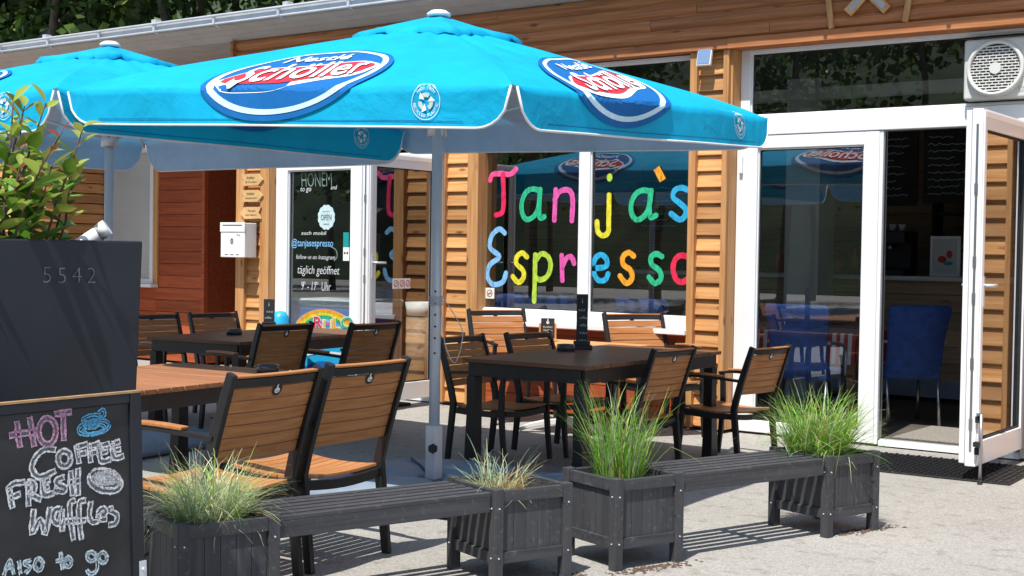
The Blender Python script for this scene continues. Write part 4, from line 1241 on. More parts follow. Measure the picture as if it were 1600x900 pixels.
chair(-4.575, 4.636, 91, 1.07, 'slatted armchair, back to us, between the nearest chair and the parasol pole')
chair(-4.68, 7.82, 86, 0.955, 'armchair with its back to us at the shaded table, behind the tall green grass')
chair(-4.40, 8.74, 82, 0.935, 'armchair seen from behind in front of the white side window, beside the bushy grass planter')
chair(-7.656, 7.172, 87, 1.02, 'shaded armchair seen from behind, left one of the pair in front of the glass door')
chair(-7.319, 7.80, 87, 1.02, 'shaded armchair seen from behind, right one of the pair, left of the near parasol pole')
chair(-5.66, 7.64, -92, 0.965, 'shaded armchair facing us across the shaded table, next to the parasol pole')
chair(-5.57, 8.32, -97, 0.965, 'armchair facing us across the shaded table, half in sun and half shaded')
chair(-6.914, 9.54, -120.5, 1.065, 'sunlit orange armchair against the left pane of the lettered window')
chair(-5.515, 9.60, -120.9, 1.085, 'sunlit orange armchair against the right pane of the lettered window')
chair(-9.10, 7.62, -97, 0.99, 'shaded armchair facing us across the farthest table, left one beside the black box')
chair(-9.00, 8.22, -97, 0.99, 'shaded armchair facing us across the farthest table, right one below the letter box')
chair(-7.02, 4.70, -88, 1.04, 'armchair on the far side of the sunlit table, mostly hidden by the tall black box')

# ------------------------------------------------------------------ planters, benches and grasses
PW, PH = 0.418, 0.43
def make_planter(label, group):
    t = thing('wooden_planter', label, 'planter', (0, 0, 0), 0, group)
    for x in (0, 1):
        for y in (0, 1):
            mb = MB(); x0 = x * (PW - 0.048); y0 = y * (PW - 0.048)
            mb.box(x0, x0 + 0.048, y0, y0 + 0.048, 0.0, PH)
            # bolt heads
            mb.build('post', 'black_planks', t, bevel=0.003)
    for s_ in range(4):
        T = Matrix.Translation((PW / 2, PW / 2, 0)) @ Matrix.Rotation(s_ * PI / 2, 4, 'Z') @ Matrix.Translation((-PW / 2, -PW / 2, 0))
        mb = MB(); x = 0.049; n = 5; p = (PW - 0.098) / n
        for i in range(n): mb.box(x + i * p + 0.001, x + (i + 1) * p - 0.001, 0.020, 0.034, 0.148, 0.368, T)
        mb.build('side_panel', 'black_planks', t)
        MB().box(0.0485, PW - 0.0485, 0.006, 0.034, 0.3685, 0.422, T).build('top_rail', 'black_slats', t, bevel=0.002)
        MB().box(0.0485, PW - 0.0485, 0.008, 0.034, 0.098, 0.1475, T).build('bottom_rail', 'black_slats', t, bevel=0.002)
    MB().box(0.035, PW - 0.035, 0.035, PW - 0.035, 0.11, 0.392).build('soil_fill', 'soil', t)
    for zz in (0.345, 0.125):
        for (px, py, dx, dy) in ((0.024, 0, 0, -1), (PW - 0.024, 0, 0, -1), (PW, 0.024, 1, 0), (PW, PW - 0.024, 1, 0), (0, 0.024, -1, 0), (0, PW - 0.024, -1, 0)):
            MB().tube([(px - dx * 0.002, py - dy * 0.002, zz), (px + dx * 0.004, py + dy * 0.004, zz)], 0.0036, 8).build('bolt_head', 'zinc', t)
    return t
GPL = 'black wooden planters joined by benches'
planters = []
for i, (N2, ang, label) in enumerate([((-3.945, 3.325), 70.5, 'black wooden planter at left, holding pale arching grass beside the chalkboard'),
                                     ((-3.490, 4.700), 68.5, 'black wooden planter with the small dry grass tuft, end of the left bench'),
                                     ((-3.232, 5.288), 70.0, 'black wooden planter holding the tall upright bright green grass'),
                                     ((-2.762, 6.635), 72.0, 'black wooden planter holding the bushy arching green grass, nearest the doorway')]):
    if i == 0:
        p = make_planter(label, GPL); p.location = (*N2, 0); p.rotation_euler = (0, 0, R(ang))
    else:
        p = dup(planters[0], (*N2, 0), R(ang), label, GPL)
    planters.append(p)
def pl_pt(i, x, y, z):
    N2, ang = planters[i].location, planters[i].rotation_euler.z
    c, s_ = math.cos(ang), math.sin(ang)
    return Vector((N2.x + x * c - y * s_, N2.y + x * s_ + y * c, z))
def bench(label, a, b, group):
    A = pl_pt(a, PW + 0.004, 0.02, 0); B = pl_pt(b, -0.004, 0.02, 0)
    d = B - A; L = d.length
    t = thing('slatted_bench', label, 'bench', A, math.atan2(d.y, d.x), group)
    mb = MB(); n = 6; wd = 0.385
    for i in range(n):
        y0 = i * wd / n
        mb.box(0, L, y0 + 0.004, y0 + wd / n - 0.020, 0.398, 0.416)
    mb.build('seat_slats', 'black_slats', t, bevel=0.002)
    for y0 in (0.004, wd - 0.032):
        MB().box(0.002, L - 0.002, y0, y0 + 0.026, 0.330, 0.3975).build('seat_rail', 'black_slats', t, bevel=0.002)
    mb = MB()
    for x in (L * 0.5,): mb.box(x, x + 0.033, 0.031, wd - 0.033, 0.352, 0.3975)
    mb.build('cross_batten', 'black_slats', t)
    return t
GB = 'black slatted benches between planters'
bench('black slatted bench linking the left planter and the dry grass planter', 0, 1, GB)
bench('black slatted bench linking the tall grass planter and the bushy planter by the door', 2, 3, GB)

def grass(label, c, n, length, spread, curl, mats, seed, base_r=0.11, straw=0.1, width=0.0032, thatch=0):
    q = random.Random(seed); mb = MB()
    for i in range(n):
        a = q.uniform(0, 2 * PI); r_ = base_r * math.sqrt(q.random())
        b = Vector((r_ * math.cos(a), r_ * math.sin(a), 0))
        az = a + q.gauss(0, 0.7); L = length * q.uniform(0.45, 1.1)
        tilt = abs(q.gauss(0, spread)) + spread * 0.35 * r_ / base_r
        cl = curl * q.uniform(0.3, 1.6)
        sdir = Vector((-math.sin(az), math.cos(az), 0)); sdir = (sdir + Vector((q.uniform(-.6, .6), q.uniform(-.6, .6), 0))).normalized()
        p = b.copy(); vs = []; k = 7; ang = tilt; tw = q.uniform(-0.22, 0.22)
        w0 = width * q.uniform(0.7, 1.25)
        kink = q.randint(2, 5) if q.random() < 0.22 else 99
        for j in range(k + 1):
            f = j / k; ww = w0 * (1 - f ** 2.2) + 0.0004
            vs += [p - sdir * ww, p + sdir * ww]
            d = Vector((math.sin(ang) * math.cos(az), math.sin(ang) * math.sin(az), math.cos(ang)))
            if j == kink: ang += q.uniform(0.4, 1.1); az += q.uniform(-0.8, 0.8)
            p = p + d * (L / k); ang += cl / k * (0.5 + f); az += tw
            if p.z < -0.10: p.z = -0.10
        m = mats[min(len(mats) - 1, int(q.random() ** 1.2 * len(mats)))]
        if q.random() < straw: m = 'blade_straw'
        mb.mat(m).add(vs, [(2 * j, 2 * j + 1, 2 * j + 3, 2 * j + 2) for j in range(k)], True)
    # a few seedlings and thatch at the foot
    for i in range(int(n * 0.2) + thatch):
        a = q.uniform(0, 2 * PI); r_ = base_r * 1.1 * math.sqrt(q.random())
        b = Vector((r_ * math.cos(a), r_ * math.sin(a), 0.0)); az = q.uniform(0, 6.28)
        d = Vector((math.cos(az), math.sin(az), q.uniform(0.2, 1.4))).normalized() * q.uniform(0.03, 0.09)
        sdir = Vector((-d.y, d.x, 0)).normalized() * width * 0.8
        mb.mat('blade_straw').add([b - sdir, b + sdir, b + d], [(0, 1, 2)])
    o = mb.build('ornamental_grass', None, None, loc=c)
    return tag(o, label, 'grass plant', 'ornamental grasses in the planters')
grass('pale blue green arching grass in the left planter beside the chalkboard', pl_pt(0, 0.21, 0.23, 0.385), 900, 0.31, 0.50, 1.35, ['blade_pale', 'blade_blue', 'blade_blue', 'blade_pale', 'blade_lime'], 11, 0.13, 0.10, 0.0019, thatch=120)
grass('short sparse half dried grass tuft at the end of the left bench', pl_pt(1, 0.17, 0.24, 0.385), 170, 0.24, 0.95, 0.7, ['blade_blue', 'blade_pale', 'blade_blue'], 12, 0.11, 0.25, 0.0021, thatch=220)
grass('tall upright bright green grass in front of the shaded table', pl_pt(2, 0.20, 0.23, 0.385), 300, 0.46, 0.24, 0.6, ['blade_green', 'blade_lime', 'blade_green', 'blade_blue'], 13, 0.12, 0.05, 0.0025)
grass('dense bushy arching green grass beside the doorway', pl_pt(3, 0.19, 0.24, 0.385), 950, 0.40, 0.46, 1.0, ['blade_green', 'blade_lime', 'blade_lime', 'blade_green', 'blade_pale'], 14, 0.14, 0.06, 0.0027)
mb = MB()
q = random.Random(5)
for (cx, cy, rx, ry, n) in ((-3.13, 5.49, 0.27, 0.050, 190), (-2.69, 6.95, 0.27, 0.045, 150), (-3.36, 5.12, 0.08, 0.05, 40), (-3.30, 4.85, 0.2, 0.04, 40)):
    ux = Vector((0.34, 0.94, 0)); uy = Vector((-0.94, 0.34, 0))
    for i in range(n):
        p = Vector((cx, cy, 0)) + ux * rx * max(-1, min(1, q.gauss(0, 0.5))) + uy * ry * max(-1.3, min(1.3, q.gauss(0, 0.55)))
        r_ = q.uniform(0.003, 0.011) * (1.8 if q.random() < 0.15 else 1); a0 = q.uniform(0, 6)
        ring = [Vector((p.x + r_ * q.uniform(0.7, 1.3) * math.cos(a0 + k), p.y + r_ * q.uniform(0.7, 1.3) * math.sin(a0 + k), 0.001)) for k in range(6)]
        mb.add(ring + [Vector((p.x, p.y, 0.002 + r_ * 0.4))], [(k, (k + 1) % 6, 6) for k in range(6)])
so = mb.build('spilt_soil', 'spilt_soil'); so['kind'] = 'stuff'; so['label'] = 'brown soil washed out beneath the planters'; so['category'] = 'soil'
# ------------------------------------------------------------------ tall black box with its bush, chalkboard sign
t = thing('planter_box', 'tall black painted planter box with raised digits, at the left edge', 'planter', (-3.61, 2.885, 0), R(-9))
mb = MB()
mb.add([(0, 0, 1.49), (0, -1.15, 1.49), (-0.55, -1.15, 1.49), (-0.55, 0, 1.49), (-0.02, -0.045, 0), (-0.02, -1.1, 0), (-0.53, -1.1, 0), (-0.53, -0.045, 0),
        (-0.03, -0.03, 1.49), (-0.03, -1.12, 1.49), (-0.52, -1.12, 1.49), (-0.52, -0.03, 1.49), (-0.03, -0.03, 1.36), (-0.03, -1.12, 1.36), (-0.52, -1.12, 1.36), (-0.52, -0.03, 1.36)],
       [(0, 1, 5, 4), (1, 2, 6, 5), (2, 3, 7, 6), (3, 0, 4, 7), (0, 8, 9, 1), (1, 9, 10, 2), (2, 10, 11, 3), (3, 11, 8, 0), (8, 12, 13, 9), (9, 13, 14, 10), (10, 14, 15, 11), (11, 15, 12, 8), (4, 5, 6, 7)][:13])
mb.build('box_body', 'box_black', t, bevel=0.006)
MB().box(-0.52, -0.03, -1.12, -0.03, 1.30, 1.375).build('soil_fill', 'soil', t)
mb = MB().mat('zinc')
def bx(off): return lambda a, b: Vector((0.002 + off, a, b))
nvs, nfs = text_geo('5542', 0.10, -0.014, 0.15)
o_ = MB(); o_.mat('chalk_white')
for off_x, ch, rot in ((-0.335, '5', -0.1), (-0.285, '5', 0.1), (-0.235, '4', -0.05), (-0.185, '2', 0.1)):
    put_text(o_, ch, lambda a, b: Vector((0.0035, a, b)), 0.075, off_x, 1.375 - 0.01 * rot, -0.022)
o_.mats = ['digit_metal']; o_.build('house_digits', None, t)

bush_root = Vector((-3.86, 2.38, 1.375))
t = thing('evergreen_bush', 'leafy green bush with pinkish young shoots growing out of the tall black box', 'bush', bush_root)
q = random.Random(21)
stems = MB(); leaves = MB()
def leaf(mb, p, d, up, L, Wd, droop):
    d = d.normalized(); sdir = d.cross(up)
    if sdir.length < 0.05: sdir = d.cross(Vector((1, 0, 0)))
    sdir.normalize(); n = sdir.cross(d).normalized()
    prof = [(0.0, 0.03), (0.18, 0.55), (0.40, 1.0), (0.65, 0.85), (0.85, 0.45), (1.0, 0.02)]
    vs = []
    for f, wv in prof:
        c = p + d * (L * f) - Vector((0, 0, 1)) * (droop * L * f * f)
        hw = Wd / 2 * wv
        vs += [c - sdir * hw + n * hw * 0.45, c, c + sdir * hw + n * hw * 0.45]
    fs = []
    for i in range(5):
        k = i * 3; fs += [(k, k + 1, k + 4, k + 3), (k + 1, k + 2, k + 5, k + 4)]
    mb.add(vs, fs, True)
for sidx in range(56):
    a = q.uniform(0, 2 * PI); r0 = 0.17 * math.sqrt(q.random())
    base = Vector((r0 * math.cos(a) * 0.8, r0 * math.sin(a) * 2.1, 0))
    hgt = q.uniform(0.06, 0.46) if sidx > 26 else q.uniform(0.34, 0.57)
    lean_ = Vector((math.cos(a), math.sin(a) * 1.2, 0)) * q.uniform(0.04, 0.19)
    pts = [base + lean_ * f ** 1.4 + Vector((0, 0, hgt * f)) + Vector((q.gauss(0, 0.008), q.gauss(0, 0.008), 0)) for f in (0, 0.25, 0.5, 0.75, 1.0)]
    young = q.random() < 0.42
    stems.tube(pts, [0.006, 0.005, 0.0045, 0.0035, 0.002], 6)
    sp = smooth_path([tuple(p) for p in pts], 5)
    nl = q.randint(12, 19); ph = q.uniform(0, 6)
    for k in range(nl):
        f = 0.16 + 0.84 * (k / (nl - 1)) ** 0.8
        p = Vector(sp[min(int(f * (len(sp) - 1)), len(sp) - 1)])
        az = ph + k * 2.4
        el = q.uniform(-0.1, 0.6) + 0.5 * f
        d = Vector((math.cos(az) * math.cos(el), math.sin(az) * math.cos(el), math.sin(el)))
        tip = f > 0.82
        if p.z < 0.05 and d.z < 0.2: d.z = 0.25
        L = q.uniform(0.080, 0.122) * (0.85 if tip else 1.05)
        m = 'bush_leaf'
        if tip and young and q.random() < 0.7: m = 'bush_leaf_pink'; L *= 0.55
        elif tip or q.random() < 0.42: m = 'bush_leaf_young'
        leaves.mat(m); leaf(leaves, p, d, Vector((q.gauss(0, .45), q.gauss(0, .45), 1)), L, L * q.uniform(0.30, 0.42), q.uniform(0.0, 0.32))
stems.build('stems', 'twig', t)
leaves.build('foliage', None, t)
mb = MB(); A = Vector((-3.80, 2.72, 1.44)); d = Vector((0.10, 0.10, 0.10))
mb.tube([A - d * 0.6, A + d * 0.75], 0.024, 18).tube([A + d * 0.76, A + d * 0.95], 0.028, 18)
tag(mb.build('pipe_cap', 'white_paint'), 'short white plastic pipe end poking over the rim of the tall black box', 'pipe end')

# A-board: two chalkboards hinged at the top
t = thing('chalkboard_sign', 'black folding chalkboard advertising hot coffee and fresh waffles', 'sign', (-3.2, 2.55, 0))
ln = 0.045 / 1.05
axis_v = Vector((ln, 0, -1)).normalized(); nrm = Vector((1, 0, ln)).normalized()
def bpt(u, v, off=0.0):                                   # u right (+y), v down the board from its top edge
    return Vector((0, u, 1.05)) + axis_v * v + nrm * off
def bbox(mb, u0, u1, v0, v1, o0, o1):
    vs = [bpt(u, v, o_) for o_ in (o0, o1) for u, v in ((u0, v0), (u1, v0), (u1, v1), (u0, v1))]
    return mb.add(vs, [(0, 1, 2, 3), (7, 6, 5, 4), (0, 4, 5, 1), (1, 5, 6, 2), (2, 6, 7, 3), (3, 7, 4, 0)])
WB = 0.66
front = bbox(MB(), -WB + 0.036, -0.040, 0.036, 1.0, -0.014, -0.004).build('chalkboard', 'chalk_black', t)
mb = MB()
bbox(mb, -0.038, 0.0, 0.007, 1.055, -0.018, 0.006); bbox(mb, -WB, -WB + 0.034, 0.007, 1.055, -0.018, 0.006); bbox(mb, -WB + 0.036, -0.040, 0.007, 0.034, -0.018, 0.004); bbox(mb, -WB + 0.036, -0.040, 1.002, 1.03, -0.018, 0.004)
mb.build('board_frame', 'box_black', t, bevel=0.002)
mb = MB(); bbox(mb, -WB, 0.0, 0.0, 0.0065, -0.018, 0.005); mb.build('worn_edge', 'bare_edge', t)
mb = MB(); bbox(mb, -0.020, 0.0035, 0.50, 0.62, 0.0065, 0.010); mb.tube([bpt(-0.008, 0.525, 0.010), bpt(-0.008, 0.525, 0.016)], 0.006, 10); mb.tube([bpt(-0.008, 0.60, 0.010), bpt(-0.008, 0.60, 0.016)], 0.004, 10)
mb.build('corner_fitting', 'zinc', t)
back = MB(); bv = Vector((-ln * 2.2, 0, -1)).normalized()
back.add([Vector((-0.03, u, 1.04)) + bv * v + Vector((-o_, 0, 0)) for o_ in (0, 0.015) for u, v in ((-WB, 0.0), (0, 0.0), (0, 1.06), (-WB, 1.06))], [(0, 1, 2, 3), (7, 6, 5, 4), (0, 4, 5, 1), (1, 5, 6, 2), (2, 6, 7, 3), (3, 7, 4, 0)])
back.build('rear_panel', 'box_black', t)
ch = MB(); place = lambda a, b: bpt(a, b, -0.0025)
for c, pts in BOARD_STROKES:
    ch.mat({'rose': 'chalk_rose', 'white': 'chalk_white', 'pale': 'chalk_pale', 'bluechalk': 'chalk_blue'}[c])
    sp = smooth_path(pts, 5) if len(pts) > 2 else [tuple(a + (b - a) * k / 6 for a, b in zip(pts[0], pts[1])) for k in range(7)]
    dbl = 0.0068 if c in ('rose', 'white') else 0.0036
    for s_ in (-1, 1):
        stroke(ch, [(a + rnd.gauss(0, 0.0006), b + rnd.gauss(0, 0.0006)) for a, b in sp], 0.0052 if c != 'bluechalk' else 0.0036, place, s_ * dbl, wob=1.1)
    if c in ('rose', 'white'):
        keep = ch.cur; ch.mat('chalk_dust'); stroke(ch, sp, dbl * 1.7, lambda a, b: bpt(a, b, -0.0032), 0.0, ends=False, wob=0.3); ch.cur = keep
        for end in (0, -1):
            a, b = (sp[0], sp[1]) if end == 0 else (sp[-1], sp[-2])
            dx, dy = b[0] - a[0], b[1] - a[1]; qq = math.hypot(dx, dy) or 1
            stroke(ch, [(a[0] - dy / qq * dbl, a[1] + dx / qq * dbl), (a[0] + dy / qq * dbl, a[1] - dx / qq * dbl)], 0.003, place, ends=False)
# hatching inside the waffle and cup
allw = [p for c, pts in BOARD_STROKES if c == 'white' for p in pts]
wf = [p for c, pts in BOARD_STROKES[-40:] if c == 'white' for p in pts]
el = [pts for c, pts in BOARD_STROKES if c == 'white'][-1]
ux0, ux1 = min(p[0] for p in el), max(p[0] for p in el); vy0, vy1 = min(p[1] for p in el), max(p[1] for p in el)
ch.mat('chalk_white'); cxu, cyv, rx, ry = (ux0 + ux1) / 2, (vy0 + vy1) / 2, (ux1 - ux0) / 2, (vy1 - vy0) / 2
for k in range(16):
    f = -0.86 + 1.72 * k / 15; h = math.sqrt(1 - f * f)
    stroke(ch, [(cxu + rx * f - 0.006, cyv - ry * h * 0.85), (cxu + rx * f + 0.004, cyv), (cxu + rx * f + 0.008, cyv + ry * h * 0.85)], 0.0030, place, wob=1.0)
for k in range(6):
    f = -0.7 + 1.4 * k / 5; h = math.sqrt(1 - f * f)
    stroke(ch, [(cxu - rx * h * 0.8, cyv + ry * f - 0.004), (cxu, cyv + ry * f), (cxu + rx * h * 0.8, cyv + ry * f + 0.005)], 0.0024, place, wob=1.0)
ch.mat('chalk_blue')
cup = [pts for c, pts in BOARD_STROKES if c == 'bluechalk'][1]
cu0, cu1 = min(p[0] for p in cup), max(p[0] for p in cup); cv0, cv1 = min(p[1] for p in cup), max(p[1] for p in cup)
for k in range(9):
    f = k / 8; u = cu0 + (cu1 - cu0) * (0.10 + 0.78 * f)
    stroke(ch, [(u, cv0 + (cv1 - cv0) * (0.42 - 0.2 * f)), (u + 0.003, cv0 + (cv1 - cv0) * (0.95 - 0.9 * (f - 0.45) ** 2 * 1.6))], 0.0045, place, wob=0.8)
ch.build('chalk_lettering', None, front)

# ------------------------------------------------------------------ things on the tables
def menu_stand(label, loc, rz, h, wd):
    t = thing('menu_stand', label, 'menu stand', loc, rz, 'slate menu stands on the tables')
    mb = MB().box(-0.075, 0.075, -0.04, 0.04, 0, 0.03).box(-0.06, 0.06, -0.025, 0.025, 0.0302, 0.06)
    mb.build('stand_base', 'black_metal', t, bevel=0.003)
    MB().box(-wd / 2, wd / 2, -0.006, 0.006, 0.06, h).build('menu_slate', 'chalk_black', t, bevel=0.002)
    ink = MB().mat('chalk_pale'); f = lambda a, b: Vector((a, -0.0075, b))
    z = h - 0.06; q = random.Random(int(h * 1000)); k = 0
    put_text(ink, 'i', f, 0.05, 0, z + 0.01)
    for word in ('hot & iced', 'coffee', 'waffles', 'to share', 'enjoy'):
        z -= 0.055; put_text(ink, word, f, 0.028, q.uniform(-0.01, 0.01), z, -0.003, 0.15, width=wd * q.uniform(0.5, 0.72))
    ink.build('menu_lettering', 'chalk_pale', t)
menu_stand('tall narrow black menu slate standing on the shaded table below the lettered window', (-5.31, 8.18, 0.7765), R(36), 0.40, 0.082)
menu_stand('black menu slate on the farthest table, beside the letter box post', (-9.00, 8.62, 0.742), R(30), 0.27, 0.10)
def ashtray(label, x, y, z=0.742):
    mb = MB().lathe([(0.0, 0.006), (0.05, 0.006), (0.052, 0.045), (0.064, 0.047), (0.066, 0.002), (0.0, 0.0)], (0, 0, 0), 24)
    tag(mb.build('ashtray', 'smoked_plastic', None, loc=(x, y, z)), label, 'ashtray', 'glass ashtrays on the tables')
ashtray('smoked glass ashtray on the shaded table, next to the tall menu slate', -5.30, 7.96, 0.7765)
ashtray('smoked glass ashtray on the farthest table behind the sunlit one', -8.56, 7.80)
ashtray('ashtray on the sunlit table, half hidden by the nearest chair back', -5.80, 5.55)
t = thing('table_sign', 'little black sign in an orange holder on the small window table', 'sign', (-6.27, 9.14, 0.743), R(36))
mb = MB().box(-0.075, 0.075, -0.03, 0.03, 0, 0.022).box(-0.072, -0.057, -0.012, 0.012, 0.0222, 0.15).box(0.057, 0.072, -0.012, 0.012, 0.0222, 0.15)
mb.build('sign_holder', 'orange_wood', t, bevel=0.003)
sb = MB().box(-0.0565, 0.0565, -0.007, 0.007, 0.03, 0.19).build('sign_plate', 'chalk_black', t)
ink = MB(); f = lambda a, b: Vector((a, -0.0085, b))
disc(ink, f, 0.0, 0.155, 0.013, 0.013, 14); stroke(ink, [(0.0, 0.16), (0.0, 0.182)], 0.009, f)
for k, wd_ in enumerate(('Kuchen', 'Waffeln', 'Eis')): put_text(ink, wd_, f, 0.024, 0, 0.118 - 0.028 * k, 0, 0.1, width=0.075)
ink.build('sign_lettering', 'chalk_white', sb)

# ------------------------------------------------------------------ things on and by the facade
t = thing('letter_box', 'white metal letter box fixed to the timber post left of the glass door', 'letter box', (-10.79, 9.87, 1.375))
mb = MB()
T = Matrix.Identity(4)
mb.box(-0.185, 0.185, -0.075, 0.095, 0, 0.365); mb.build('box_body', 'white_paint', t, bevel=0.006)
lid = MB().box(-0.19, 0.19, -0.082, -0.0755, 0.27, 0.37).build('lid', 'white_paint', t, bevel=0.003)
mb = MB().mat('vent_dark').box(-0.15, 0.15, -0.0835, -0.082, 0.335, 0.345)
mb.mat('ink')
f = lambda a, b: Vector((a, -0.0765, b))
disc(mb, f, -0.01, 0.17, 0.022, 0.032, 20, r0=0.6); stroke(mb, [(-0.02, 0.155), (-0.01, 0.185), (0.004, 0.160)], 0.008, f)
for k in range(3): mb.box(-0.12 + 0.085 * k, -0.07 + 0.085 * k, -0.0768, -0.0752, 0.025, 0.032)
put_text(mb, 'Post', f, 0.03, 0.09, 0.235)
mb.build('box_front_marks', None, t)
for k, (z, sg, wd1, wd2) in enumerate(((2.20, 1, 'Kaffee', '& Kuchen'), (2.03, 1, 'Waffeln', 'hausgemacht'), (1.85, -1, 'Terrasse', 'herzlich willkommen'))):
    t = thing('arrow_sign', ['topmost pale wooden arrow sign on the post above the letter box', 'middle pale wooden arrow sign on the post above the letter box', 'lowest pale wooden arrow sign, pointing left, just above the letter box'][k], 'sign', (-10.665, 9.935, z), 0, 'wooden arrow signs above the letter box')
    ol = [(-0.15, -0.062), (0.10, -0.062), (0.175, 0.0), (0.10, 0.062), (-0.15, 0.062), (-0.115, 0.0)]
    if sg < 0: ol = [(-x, y) for x, y in ol][::-1]
    Tm = Matrix(((1, 0, 0, 0), (0, 0, 1, 0), (0, 1, 0, 0), (0, 0, 0, 1)))
    MB().prism(ol, 0.016, Tm).build('arrow_board', 'arrow_wood', t, bevel=0.002)
    ink = MB(); f = lambda a, b: Vector((a, -0.002, b))
    put_text(ink, wd1, f, 0.036, -0.01 * sg, 0.022, 0, 0.15, width=0.12); put_text(ink, wd2, f, 0.03, 0.0, -0.022, 0, 0.15, width=0.17)
    ink.build('arrow_lettering', 'ink', t)
t = thing('wall_lamp', 'flat bluish square floodlight high on the timber between the windows', 'wall lamp', (-5.285, 9.93, 3.03))
Tl = Matrix.Rotation(R(-14), 4, 'X')
MB().box(-0.065, 0.065, -0.03, 0.0, 0.0, 0.155, Tl).build('lamp_body', 'white_paint', t, bevel=0.004)
MB().box(-0.058, 0.058, -0.034, -0.0305, 0.010, 0.148, Tl).build('lamp_face', 'shade_panel', t, bevel=0.001)
MB().box(-0.02, 0.02, -0.01, 0.045, 0.05, 0.10).build('lamp_bracket', 'black_metal', t)

t = thing('ventilator', 'square white window ventilator with a round louvred grille, top right', 'ventilator', (-2.955, 10.07, 2.868))
FW = 0.235
MB().box(-FW, FW, -0.03, 0.10, -0.222, 0.222).build('housing', 'appliance', t, bevel=0.02, segs=4)
ring = MB(); N = 64; vs = []; fs = []
prof = [(0.208, -0.029), (0.205, -0.058), (0.190, -0.066), (0.178, -0.058), (0.178, -0.030)]
for k in range(N):
    a = 2 * PI * k / N
    for r_, yy in prof:
        ex = 0.028 * max(0, -math.sin(a)) ** 1.5 if yy < -0.04 else 0
        vs.append((r_ * math.cos(a), yy - ex, r_ * math.sin(a)))
for k in range(N):
    for j in range(4): fs.append((k * 5 + j, k * 5 + j + 1, ((k + 1) % N) * 5 + j + 1, ((k + 1) % N) * 5 + j))
ring.add(vs, fs, True); ring.build('grille_ring', 'appliance', t)
gr = MB().mat('vent_dark'); disc(gr, lambda a, b: Vector((a, -0.0315, b)), 0, 0, 0.178, 0.178, 48)
gr.mat('appliance')
nrow = 17
for i in range(nrow + 1):
    z = -0.178 + 0.356 * i / nrow; h = math.sqrt(max(0, 0.178 ** 2 - z * z))
    if h > 0.02: gr.box(-h, h, -0.046, -0.036, z - 0.0042, z + 0.0042)
for i in range(nrow):
    z0 = -0.178 + 0.356 * i / nrow; z1 = -0.178 + 0.356 * (i + 1) / nrow
    x = -0.18 + (0.022 if i % 2 else 0.0)
    while x < 0.18:
        if x * x + max(z0 * z0, z1 * z1) < 0.172 ** 2: gr.box(x - 0.003, x + 0.003, -0.0455, -0.0365, z0 + 0.0043, z1 - 0.0043)
        x += 0.046
gr.build('grille', None, t)
hub_ = MB(); disc(hub_, lambda a, b: Vector((a, -0.056, b)), 0, 0, 0.042, 0.042, 32)
hub_.add([(0.042 * math.cos(2 * PI * k / 32), y, 0.042 * math.sin(2 * PI * k / 32)) for y in (-0.056, -0.036) for k in range(32)], [(k, (k + 1) % 32, 32 + (k + 1) % 32, 32 + k) for k in range(32)])
hub_.build('grille_hub', 'appliance', t)
mk = MB(); f = lambda a, b: Vector((a, -0.0312, b))
for body, x, z in (('S.W', 0.185, -0.15), ('647', 0.19, -0.175)): put_text(mk, body, f, 0.03, x, z, -0.004)
mk.build('rating_mark', 'weight_grey', t)

# mats
t = thing('door_mat', 'black woven rubber mat on the ground outside the open door', 'door mat', (-3.12, 9.37, 0), R(2))
mb = MB().box(-0.62, 0.62, -0.43, 0.43, 0.001, 0.012)
mb.build('mat_base', 'rubber', t, bevel=0.004)
mb = MB()
for i in range(30):
    for j in range(14):
        x = -0.595 + i * 0.041; y = -0.40 + j * 0.0605
        if (i + j) % 2: mb.box(x - 0.017, x + 0.017, y - 0.012, y + 0.012, 0.0125, 0.019)
        else: mb.box(x - 0.009, x + 0.009, y - 0.027, y + 0.027, 0.0125, 0.021)
mb.build('mat_weave', 'black_metal', t)
tag(MB().box(-0.50, 0.50, -0.45, 0.45, 0, 0.014).build('entrance_mat', 'coir', None, bevel=0.004, loc=(-3.27, 10.78, 0.051)), 'light grey entrance mat on the floor just inside the open door', 'door mat')
tag(MB().box(-0.45, 0.45, -0.30, 0.30, 0.001, 0.03).build('coir_mat', 'rubber', None, bevel=0.004, loc=(-8.70, 9.45, 0)), 'dark mat in front of the left glass door', 'door mat')

# ice cream stand-up sign in front of the left door
t = thing('ice_cream_sign', 'bright blue ice cream stand-up sign with rainbow and coloured letters by the glass door', 'sign', (-8.95, 9.28, -0.02), R(32))
ol = [(-0.30, 0.0), (0.30, 0.0), (0.31, 0.55), (0.29, 0.72)] + [(0.29 * math.cos(PI * k / 16), 0.72 + 0.20 * math.sin(PI * k / 16)) for k in range(1, 16)] + [(-0.29, 0.72), (-0.31, 0.55)]
Tm = Matrix(((1, 0, 0, 0), (0, 0, 1, 0), (0, 1, 0, 0), (0, 0, 0, 1)))
sgn = MB().prism(ol, 0.03, Tm).build('sign_panel', 'ice_blue', t, bevel=0.004)
mb = MB(); f0 = lambda off: (lambda a, b: Vector((a, -off, b)))
for k, m in enumerate(('paint_orange', 'paint_yellow', 'paint_green', 'paint_sky', 'paint_magenta')):
    pts = [((0.27 - 0.035 * k) * math.cos(PI * j / 20), 0.70 + (0.21 - 0.030 * k) * math.sin(PI * j / 20)) for j in range(21)]
    mb.mat(m); stroke(mb, pts, 0.034, f0(0.003), ends=False)
mb.mat('paper'); disc(mb, f0(0.0042), -0.15, 0.72, 0.07, 0.055, 20); disc(mb, f0(0.0045), -0.21, 0.70, 0.05, 0.045, 20); disc(mb, f0(0.004), 0.2, 0.69, 0.05, 0.035, 20)
